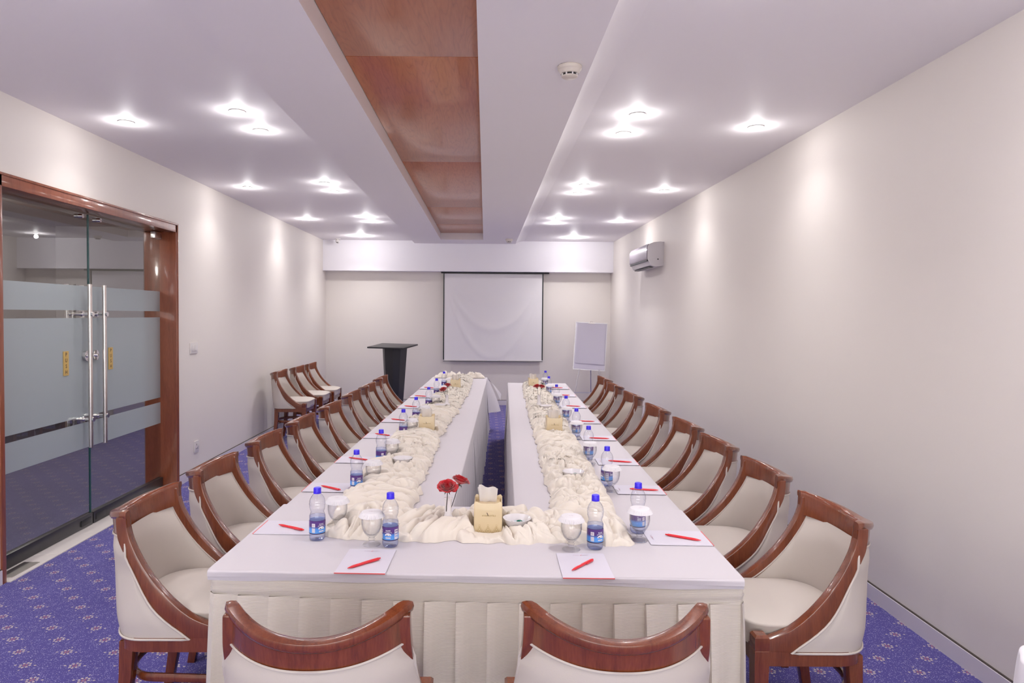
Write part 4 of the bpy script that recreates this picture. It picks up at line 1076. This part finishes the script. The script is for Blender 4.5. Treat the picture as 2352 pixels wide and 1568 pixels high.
# ------------------------------------------------------------------ tissue boxes
def make_tissue():
    t = thing('tissue_box', 'x', 'tissue box', (0, 0, 0), 0, None)
    b = MB(); w_, d_, h_ = 0.057, 0.06, 0.132; m = M['tissuebox']; n = 24
    def wall(y0, y1):
        vs = []
        for y in (y0, y1):
            for i in range(n + 1):
                x = lerp(-w_, w_, i / n); ax = abs(x) / w_
                zt = h_ - 0.009 * (1 - sm((ax - 0.45) / 0.5)) - 0.010 * max(0, (ax - 0.86) / 0.14) ** 2
                vs += [(x, y, 0), (x, y, zt)]
        k = 2 * (n + 1); fs = []
        for i in range(n):
            a = 2 * i; fs += [(a, a + 2, a + 3, a + 1), (k + a, k + a + 1, k + a + 3, k + a + 2), (a + 1, a + 3, k + a + 3, k + a + 1)]
        fs += [(0, 1, k + 1, k), (2 * n, k + 2 * n, k + 2 * n + 1, 2 * n + 1)]
        b.add(vs, fs, m)
    wall(-d_, -d_ + 0.004); wall(d_ - 0.004, d_)
    b.box(-w_, -w_ + 0.004, -d_ + 0.003, d_ - 0.003, 0, h_ - 0.012, m); b.box(w_ - 0.004, w_, -d_ + 0.003, d_ - 0.003, 0, h_ - 0.012, m)
    b.box(-w_ + 0.003, w_ - 0.003, -d_ + 0.003, d_ - 0.003, h_ - 0.030, h_ - 0.022, m)
    bx = b.obj('box_body', t, bev=0.0022, weld=True)
    pr = MB(); y = -d_ - 0.0004; g = M['gold']
    tv, tf = text_pts('AVARI', 0.0085); pr.add([(x - 0.013, y, 0.074 + yy) for x, yy, z in tv], tf, g)
    tv, tf = text_pts('HOTELS', 0.0085); pr.add([(x + 0.016, y, 0.074 + yy) for x, yy, z in tv], tf, g)
    pr.add([(-0.0005, y, 0.073), (0.0025, y, 0.073), (-0.003, y, 0.0865), (-0.0062, y, 0.0868)], [(0, 1, 2, 3)], M['ink'])
    def ringp(cx_, cz, r, tk=0.0006, k=12):
        vs = []
        for i in range(k):
            a = 2 * PI * i / k
            for rr2 in (r, r + tk): vs.append((cx_ + rr2 * math.cos(a), y, cz + rr2 * math.sin(a)))
        pr.add(vs, [(2 * i, 2 * ((i + 1) % k), 2 * ((i + 1) % k) + 1, 2 * i + 1) for i in range(k)], g)
    for c_ in (-0.034, 0.0, 0.034):
        for dx, dz, r in ((0, 0.032, 0.003), (0, 0.026, 0.002), (-0.003, 0.022, 0.0032), (0.003, 0.022, 0.0032), (0, 0.017, 0.0045), (-0.008, 0.014, 0.003), (0.008, 0.014, 0.003), (-0.005, 0.009, 0.004), (0.005, 0.009, 0.004), (0, 0.005, 0.004), (-0.012, 0.007, 0.0035), (0.012, 0.007, 0.0035), (-0.009, 0.003, 0.003), (0.009, 0.003, 0.003), (-0.015, 0.003, 0.002), (0.015, 0.003, 0.002)):
            ringp(c_ + dx, dz + 0.003, r)
    pr.obj('printed_logo', bx, smooth=False)
    ts = MB(); n1, n2 = 24, 10
    def tis(u, v):
        x = lerp(-0.036, 0.042, u) * (0.88 + 0.14 * v) - 0.004; yy = 0.02 - 0.006 * v + 0.006 * math.sin(u * 11 + 1) * (0.4 + v) - 0.018 * sm((u - 0.8) / 0.2) * v
        z = 0.100 + (0.078 + 0.004 * math.sin(u * 9) - 0.008 * u) * v; return (x, yy, z)
    ts.grid(tis, n1, n2, M['tissue'])
    def tis2(u, v): x, yy, z = tis(u * 0.75, v); return (x - 0.005 * v, yy + 0.012 + 0.01 * math.sin(u * 6), z - 0.012 * v)
    ts.grid(tis2, n1, n2, M['tissue'])
    ts.obj('tissue', t, angle=180)
    return t
TB = make_tissue(); tf_ = [False]
for x, y, z, rz_, nm_ in [(0.018, 2.79, ZS + 0.006, -0.02, 'on the near end table between vase and bowl'), (-0.424, 5.00, ZS + 0.022, 0.03, 'halfway along the left row runner'), (0.507, 4.98, ZS + 0.022, 0.0, 'halfway along the right row runner'),
                         (-0.335, 7.80, ZS + 0.024, 0.02, 'near the far end of the left row runner'), (0.567, 8.0, ZS + 0.024, 0.02, 'near the far end of the right row runner')]:
    place(TB, tf_, x, y, z, rz_, 'cream square tissue box ' + nm_, 'tissue boxes')

# ------------------------------------------------------------------ vases and roses
def make_vase():
    pr = [(0.0, 0.0), (0.024, 0.0), (0.031, 0.004), (0.0355, 0.016), (0.034, 0.030), (0.025, 0.044), (0.0165, 0.054), (0.0145, 0.064), (0.0140, 0.105), (0.0145, 0.116), (0.0170, 0.124), (0.0180, 0.126), (0.0165, 0.128), (0.0135, 0.124), (0.0120, 0.11), (0.0115, 0.07), (0.0, 0.066)]
    o = MB().lathe(pr, 40, M['porcelain'], cap=False).obj('bud_vase'); tag(o, 'x', 'vase', 'white bud vases'); return o
def make_rose(seed):
    rnd = random.Random(seed)
    t = thing('rose', 'x', 'flower', (0, 0, 0), 0, None)   # bloom centre above a stem; origin at the stem foot
    b = MB(); H0 = 0.150; N1, N2 = 9, 8
    layers = [(3, 0.005, 0.036, 0.0), (4, 0.010, 0.040, 0.08), (5, 0.016, 0.042, 0.18), (5, 0.023, 0.041, 0.34), (6, 0.030, 0.038, 0.58), (6, 0.036, 0.034, 0.85)]
    for li, (cnt, rad, hh, op) in enumerate(layers):
        for p in range(cnt):
            a0 = 2 * PI * p / cnt + li * 0.7 + rnd.uniform(-0.2, 0.2); wd = 2.5 * PI / cnt * 0.62; rj = rnd.uniform(0.92, 1.1)
            def pet(u, v, a0=a0, wd=wd, rad=rad * rj, hh=hh * rnd.uniform(0.9, 1.08), op=op, sd=rnd.uniform(0, 9)):
                s = (u - 0.5) * 2
                wv = math.sin(min(1, v * 1.25) * PI / 2) ** 0.7 * (1 - 0.25 * max(0, v - 0.8) / 0.2)
                a = a0 + s * wd * wv
                r = 0.004 + rad * (v ** (0.55 + 0.2 * op)) * (1 + 0.10 * op * v)
                r += 0.004 * op * max(0, v - 0.75) * 4 + 0.0012 * math.sin(s * 7 + sd) * v
                z = H0 - 0.012 + hh * (v - 0.32 * op * v * v) - (0.005 * s * s * v) - 0.006 * op * max(0, v - 0.8) * 5 * 0.4
                return (r * math.cos(a), r * math.sin(a), z)
            b.grid(pet, N1, N2, M['rose'])
    b.obj('bloom', t, angle=120)
    MB().tube([(0.004, 0, 0.0), (0.003, 0, 0.05), (0, 0, 0.10), (0, 0, H0 - 0.012)], 0.0018, 8, M['stem']).obj('stem', t)
    s = MB()
    for k in range(5):
        a = 2 * PI * k / 5
        s.add([(0.002 * math.cos(a - 1), 0.002 * math.sin(a - 1), H0 - 0.020), (0.002 * math.cos(a + 1), 0.002 * math.sin(a + 1), H0 - 0.020), (0.013 * math.cos(a + 0.3), 0.013 * math.sin(a + 0.3), H0 - 0.014), (0.020 * math.cos(a), 0.020 * math.sin(a), H0 - 0.026), (0.013 * math.cos(a - 0.3), 0.013 * math.sin(a - 0.3), H0 - 0.014)], [(0, 1, 2, 3, 4)], M['leafg'])
    s.lathe([(0.0, H0 - 0.026), (0.004, H0 - 0.022), (0.006, H0 - 0.015), (0.004, H0 - 0.011)], 10, M['leafg'], cap=False)
    s.obj('sepals', t)
    return t
VS = make_vase(); vf = [False]; RS = make_rose(3); rf = [False]
def rose(x, y, z, tilt, dirn, sc, label):
    o = place(RS, rf, x, y, z, 0, label, 'red roses')
    o.rotation_euler = (tilt * -math.sin(dirn), tilt * math.cos(dirn), dirn * 0); o.rotation_euler = (0, 0, 0)
    ax = Vector((-math.sin(dirn), math.cos(dirn), 0)); o.rotation_mode = 'QUATERNION'
    from mathutils import Quaternion
    o.rotation_quaternion = Quaternion(ax, tilt) @ Quaternion((0, 0, 1), dirn * 2.3)
    o.scale = (sc, sc, sc)
V = [(-0.148, 2.80, ZS + 0.006), (-0.351, 6.30, ZS + 0.020), (0.503, 6.32, ZS + 0.020)]
vn = ['on the near end table', 'far along the left row', 'far along the right row']
for i, (x, y, z) in enumerate(V): place(VS, vf, x, y, z, 0, 'slim white porcelain bud vase ' + vn[i], 'white bud vases')
rose(-0.152, 2.795, ZS + 0.062, 0.40, -1.5, 0.92, 'open red rose in the near vase, left bloom facing the camera')
rose(-0.144, 2.803, ZS + 0.072, 0.36, 0.35, 0.88, 'red rose in the near vase, right bloom leaning away')
rose(-0.353, 6.298, ZS + 0.095, 0.45, -2.2, 0.76, 'red rose in the left row vase, lower bloom drooping left')
rose(-0.349, 6.302, ZS + 0.115, 0.10, 1.2, 0.78, 'red rose in the left row vase, upper bloom')
rose(0.501, 6.318, ZS + 0.105, 0.16, -2.8, 0.82, 'red rose in the right row vase, left bloom')
rose(0.505, 6.322, ZS + 0.105, 0.20, 0.2, 0.80, 'red rose in the right row vase, right bloom')

# ------------------------------------------------------------------ bowls and sweets
def make_bowl():
    pr = [(0.0, 0.006), (0.026, 0.005), (0.028, 0.0), (0.031, 0.0), (0.036, 0.006), (0.048, 0.022), (0.0565, 0.040), (0.0580, 0.042), (0.0570, 0.043), (0.0545, 0.040), (0.046, 0.024), (0.034, 0.011), (0.0, 0.009)]
    o = MB().lathe(pr, 48, M['porcelain'], cap=False).obj('sweet_bowl'); tag(o, 'x', 'bowl', 'small white bowls'); return o
def make_sweet():
    t = thing('wrapped_sweet', 'x', 'sweet', (0, 0, 0), 0, None)
    b = MB(); b.lathe([(0.0, -0.011), (0.004, -0.010), (0.0062, -0.004), (0.0064, 0.004), (0.004, 0.010), (0.0, 0.011)], 10, M['candyg'], T=Matrix.Translation((0, 0, 0.007)) @ Matrix.Rotation(PI / 2, 4, 'Y') @ Matrix.Diagonal((0.75, 1, 1, 1)), cap=False)
    b.obj('sweet_body', t)
    for sx in (-1, 1):
        w_ = MB(); vs = []
        for i in range(9):
            a = -0.9 + 1.8 * i / 8; vs.append((sx * (0.011 + 0.010 * math.cos(a)), 0.011 * math.sin(a), 0.007 + 0.0022 * (1 if i % 2 else -1)))
        vs.append((sx * 0.010, 0, 0.007)); w_.add(vs, [(9, i, i + 1) for i in range(8)], M['candyw']); w_.obj('wrapper_twist', t, smooth=False)
    return t
BW = make_bowl(); bf = [False]; SW = make_sweet(); sf = [False]
bowls = [(0.135, 2.755, ZS + 0.024, 'on the near end table beside the tissue box'), (-0.464, 3.86, ZS + 0.032, 'on the left row runner, nearer one'), (0.468, 3.56, ZS + 0.032, 'on the right row runner, nearer one'), (-0.405, 6.20, ZS + 0.030, 'on the left row runner beside the vase'), (0.555, 6.18, ZS + 0.030, 'on the right row runner beside the vase')]
for bi, (x, y, z, nm_) in enumerate(bowls):
    place(BW, bf, x, y, z, 0, 'small white porcelain bowl ' + nm_, 'small white bowls')
    cnt = [7, 3, 4, 2, 2][bi]; spots = [(-0.014, -0.004, 0.3), (0.010, 0.006, 0.1), (-0.002, 0.018, 1.2), (0.020, -0.010, 2.0), (-0.020, 0.014, 2.6), (0.0, -0.020, 0.6), (0.022, 0.016, 2.9)]
    wh = ['left of centre', 'right of centre', 'at the back', 'at the front right', 'at the back left', 'at the front', 'at the back right']
    for k in range(cnt):
        dx, dy, a = spots[k]
        place(SW, sf, x + dx, y + dy, z + 0.0115 + (0.008 if k in (1, 3) else 0), a, 'green sweet %s in the bowl ' % wh[k] + (nm_.split(',')[0].replace(' row runner', ' runner') if bi else 'by the near tissue box'), 'green wrapped sweets')
#@END_ITEMS

#@FAR
# ------------------------------------------------------------------ projection screen
sc = thing('projection_screen', 'white pull-down projection screen with black borders hanging on the back wall', 'screen', (-0.763, 12.345, 0.80))
Wd, Hs = 1.806, 1.60
def scr(u, v):
    x = 0.02 + u * (Wd - 0.04); z = 0.012 + v * (Hs - 0.03); y = 0
    for cxk, amp, dp in ((0.5, 0.010, 1.15), (0.5, 0.007, 1.75), (0.5, 0.004, 0.6)):
        s = abs(u - 0.5) * 2; sagz = 1 - dp * (1 - s * s) ** 0.8 * 0.55
        y += 1.2 * amp * math.exp(-((v - sagz) / 0.05) ** 2) * (1 - s ** 6)
    y += 0.006 * math.sin(PI * u) * (1 - v)
    return (x, -y, z)
MB().grid(scr, 90, 90, M['screen']).obj('screen_fabric', sc, angle=180)
MB().box(0, Wd, -0.006, -0.001, 0.0, 0.012, M['black']).box(0.0, 0.020, -0.004, -0.0005, 0, Hs, M['black']).box(Wd - 0.020, Wd, -0.004, -0.0005, 0, Hs, M['black']).obj('black_border', sc, smooth=False)
MB().box(0, Wd, -0.010, 0.004, 0.010, 0.026, M['plastic']).obj('bottom_bar', sc, smooth=False)
MB().box(-0.04, Wd + 0.10, -0.04, 0.04, Hs - 0.012, Hs + 0.013, M['black']).obj('roller_case', sc, bev=0.004)

# ------------------------------------------------------------------ lectern
pd = thing('lectern', 'tall black lectern with a slanted top and tapering column by the back wall', 'lectern', (-1.50, 11.15, 0), -0.42)
b = MB(); vs = []
for z, w_, d_ in ((0.03, 0.115, 0.10), (1.09, 0.17, 0.15)):
    vs += [(-w_, -d_ * 0.4, z), (-w_ * 0.45, -d_, z), (w_ * 0.45, -d_, z), (w_, -d_ * 0.4, z), (w_, d_, z), (-w_, d_, z)]
b.add(vs, [tuple(range(6))[::-1], tuple(range(6, 12))] + [(i, (i + 1) % 6, (i + 1) % 6 + 6, i + 6) for i in range(6)], M['dark']); b.obj('column', pd, smooth=False)
MB().box(-0.345, 0.345, -0.25, 0.20, -0.012, 0.012, M['dark'], T=Matrix.Translation((0, 0, 1.125)) @ Matrix.Rotation(0.10, 4, 'X')).obj('slanted_top', pd, bev=0.004)
MB().box(-0.20, 0.20, -0.18, 0.20, 0, 0.03, M['dark']).obj('base', pd, bev=0.004)

# ------------------------------------------------------------------ flip chart
fc = thing('flip_chart', 'white flip chart easel with a blank pad near the right back corner', 'flip chart', (1.745, 11.45, 0), -0.03)
Tt = Matrix.Translation((0, 0, 0.735)) @ Matrix.Rotation(-0.06, 4, 'X') @ Matrix.Rotation(0.055, 4, 'Y')
b = MB(); b.box(-0.262, 0.262, 0.0, 0.014, 0, 0.79, M['board'], T=Tt); b.obj('board', fc, bev=0.002)
b = MB()
for x0, x1, z0, z1 in ((-0.268, 0.268, -0.008, 0.006), (-0.268, 0.268, 0.784, 0.796), (-0.268, -0.258, 0, 0.79), (0.258, 0.268, 0, 0.79)): b.box(x0, x1, -0.003, 0.016, z0, z1, M['alu'], T=Tt)
b.obj('board_frame', fc, smooth=False)
MB().grid(lambda u, v: tuple(Tt @ Vector((lerp(-0.236, 0.243, u), -0.010 - 0.010 * (1 - v) ** 2 * (0.3 + u), lerp(0.10, 0.775, v)))), 12, 12, M['paper']).grid(lambda u, v: tuple(Tt @ Vector((lerp(-0.230, 0.250, u), -0.006, lerp(0.105, 0.78, v)))), 3, 3, M['paper']).obj('paper_pad', fc)
b = MB(); b.box(-0.05, 0.05, -0.016, 0.0, 0.775, 0.79, M['steel'], T=Tt); b.tube([Tt @ Vector((-0.02, -0.008, 0.785)), Tt @ Vector((-0.02, -0.008, 0.815)), Tt @ Vector((0.02, -0.008, 0.815)), Tt @ Vector((0.02, -0.008, 0.785))], 0.006, 8, M['steel']); b.obj('clip', fc)
for a, c_, n_ in (((-0.16, 0.0, 0.74), (-0.30, -0.06, 0.0), 0), ((0.17, 0.0, 0.74), (0.24, -0.06, 0.0), 0), ((0.03, 0.05, 1.20), (0.10, 0.45, 0.0), 1)):
    MB().tube([a, c_], 0.010, 10, M['alu']).obj('leg', fc)
MB().box(-0.262, 0.215, -0.05, -0.035, 0.345, 0.365, M['alu']).obj('crossbar', fc, smooth=False)

# ------------------------------------------------------------------ air conditioner
ac = thing('air_conditioner', 'grey split air conditioner mounted high on the right wall', 'air conditioner', (XR, 8.74, 2.29))
prof = [(0, 0), (-0.105, -0.012), (-0.165, 0.006), (-0.205, 0.075), (-0.212, 0.10), (-0.212, 0.24), (-0.195, 0.275), (-0.13, 0.30), (-0.05, 0.308), (0, 0.305)]
b = MB(); b.extr(prof, lambda p: (p[0], 0, p[1]), lambda p: (p[0], 1.05, p[1]), M['ac']); b.obj('casing', ac, bev=0.004)
fp = [(-0.2145, 0.082), (-0.2205, 0.10), (-0.2205, 0.235), (-0.202, 0.278), (-0.196, 0.276), (-0.2135, 0.238), (-0.2135, 0.10), (-0.209, 0.083)]
MB().extr(fp, lambda p: (p[0], 0.006, p[1]), lambda p: (p[0], 1.044, p[1]), M['acpanel']).obj('front_panel', ac)
MB().box(-0.214, -0.190, 0.02, 1.03, 0.058, 0.078, M['black'], T=Matrix.Translation((0, 0, 0))).obj('air_slot', ac, smooth=False)
MB().box(-0.160, -0.10, 0.10, 0.98, -0.014, -0.006, M['black']).obj('outlet_vent', ac, smooth=False)
MB().box(-0.085, -0.068, -0.003, 0.001, 0.075, 0.090, M['black']).obj('side_socket', ac, smooth=False)

# ------------------------------------------------------------------ small fixtures
def detector(x, y, z, label):
    t = thing('smoke_detector', label, 'smoke detector', (x, y, z), 0, 'smoke detectors')
    MB().lathe([(0.058, 0.0), (0.062, -0.004), (0.060, -0.018), (0.054, -0.024), (0.052, -0.030), (0.046, -0.040), (0.0, -0.040)], 40, M['cream'], cap=False).obj('base', t)
    MB().lathe([(0.036, -0.038), (0.036, -0.050)], 32, M['black'], cap=False).obj('sensor_slot', t)
    b = MB(); b.lathe([(0.041, -0.050), (0.041, -0.054), (0.034, -0.059), (0.0, -0.061)], 32, M['cream'], cap=False); b.lathe([(0.0, -0.050), (0.041, -0.050)], 32, M['plastic'], cap=False)
    for k in range(8):
        a = 2 * PI * k / 8 + 0.25; b.box(-0.003, 0.003, 0.036, 0.043, -0.052, -0.038, M['plastic'], T=Matrix.Rotation(a, 4, 'Z'))
    b.obj('cover', t, angle=40)
detector(0.418, 3.50, ZM, 'round cream smoke detector on the ceiling near the camera, right of the wood panels')
detector(0.385, 11.42, ZM, 'round cream smoke detector at the far end of the ceiling near the screen')
cm = thing('security_camera', 'small white dome security camera at the ceiling in the far left corner', 'camera', (-2.60, 12.02, ZC))
MB().lathe([(0.05, 0.0), (0.05, -0.010), (0.03, -0.014), (0.0, -0.014)], 24, M['plastic'], cap=False).obj('mount', cm)
MB().lathe([(0.0, 0.038), (0.02, 0.034), (0.034, 0.018), (0.036, 0.0), (0.034, -0.02), (0.028, -0.03)], 24, M['plastic'], T=Matrix.Translation((0, -0.01, -0.045)) @ Matrix.Rotation(PI * 0.42, 4, 'X'), cap=True).obj('housing', cm)
MB().lathe([(0.0, 0.003), (0.014, 0.0), (0.022, -0.004)], 20, M['black'], T=Matrix.Translation((0, -0.043, -0.050)) @ Matrix.Rotation(PI / 2, 4, 'X'), cap=False).obj('lens', cm)
sw = thing('light_switch', 'white square light switch on the left wall beside the door frame', 'light switch', (XL, 6.785, 1.292))
MB().box(0, 0.010, -0.085, 0.085, -0.055, 0.055, M['plastic']).obj('plate', sw, bev=0.003)
MB().box(0.009, 0.014, -0.055, -0.002, -0.030, 0.030, M['plastic']).obj('rocker', sw, bev=0.001); MB().box(0.009, 0.014, 0.002, 0.055, -0.030, 0.030, M['plastic']).obj('rocker', sw, bev=0.001)
so = thing('power_socket', 'white three-pin power socket low on the left wall beside the door', 'power socket', (XL, 6.835, 0.297))
b = MB(); b.box(0, 0.010, -0.050, 0.050, -0.058, 0.058, M['plastic']); b.obj('plate', so, bev=0.003)
b = MB(); b.box(0.0095, 0.0105, -0.006, 0.006, 0.012, 0.030, M['black']); b.box(0.0095, 0.0105, -0.022, -0.010, -0.022, -0.012, M['black']); b.box(0.0095, 0.0105, 0.010, 0.022, -0.022, -0.012, M['black']); b.obj('pin_holes', so, smooth=False)
MB().box(0.009, 0.016, 0.028, 0.042, 0.005, 0.028, M['plastic']).obj('switch', so, bev=0.001)

# covered chair at the right edge, near the camera
cc = thing('covered_chair', 'white fabric covered chair barely showing at the lower right corner of the photo', 'chair', (1.60, 1.57, 0), PI)
def cov(u, v):
    a = 2 * PI * u; n = 3.2; cx_, sx_ = math.cos(a), math.sin(a)
    k = 1 - 0.12 * v; top = sm((v - 0.86) / 0.14)
    w_, d_ = 0.27 * k * (1 - top * 0.999), 0.27 * k * (1 - top * 0.999)
    fold = 0.012 * math.sin(a * 9 + 2 * math.sin(a * 2)) * (1 - v) ** 0.7
    x = (w_ + fold) * math.copysign(abs(cx_) ** (2 / n), cx_); y = (d_ + fold) * math.copysign(abs(sx_) ** (2 / n), sx_)
    z = 0.02 + 0.76 * math.sin(min(1, v / 0.9) * PI / 2) ** 0.9
    if v > 0.9: z = 0.78 + 0.012 * (v - 0.9) / 0.1
    z2 = z * (0.66 + 0.34 * sm((-y - 0.02) / 0.10 + 0.3)) if v > 0.5 else z * lerp(1, 0.66 + 0.34 * sm((-y - 0.02) / 0.10 + 0.3), v * 2)
    return (x, y, z2)
MB().grid(cov, 96, 40, M['whitecover'], closeu=True).obj('chair_cover', cc, angle=180)
#@END_FAR
for o in list(bpy.data.objects):
    if o.parent is None and o.get('label') == 'x': print('UNPLACED', o.name)
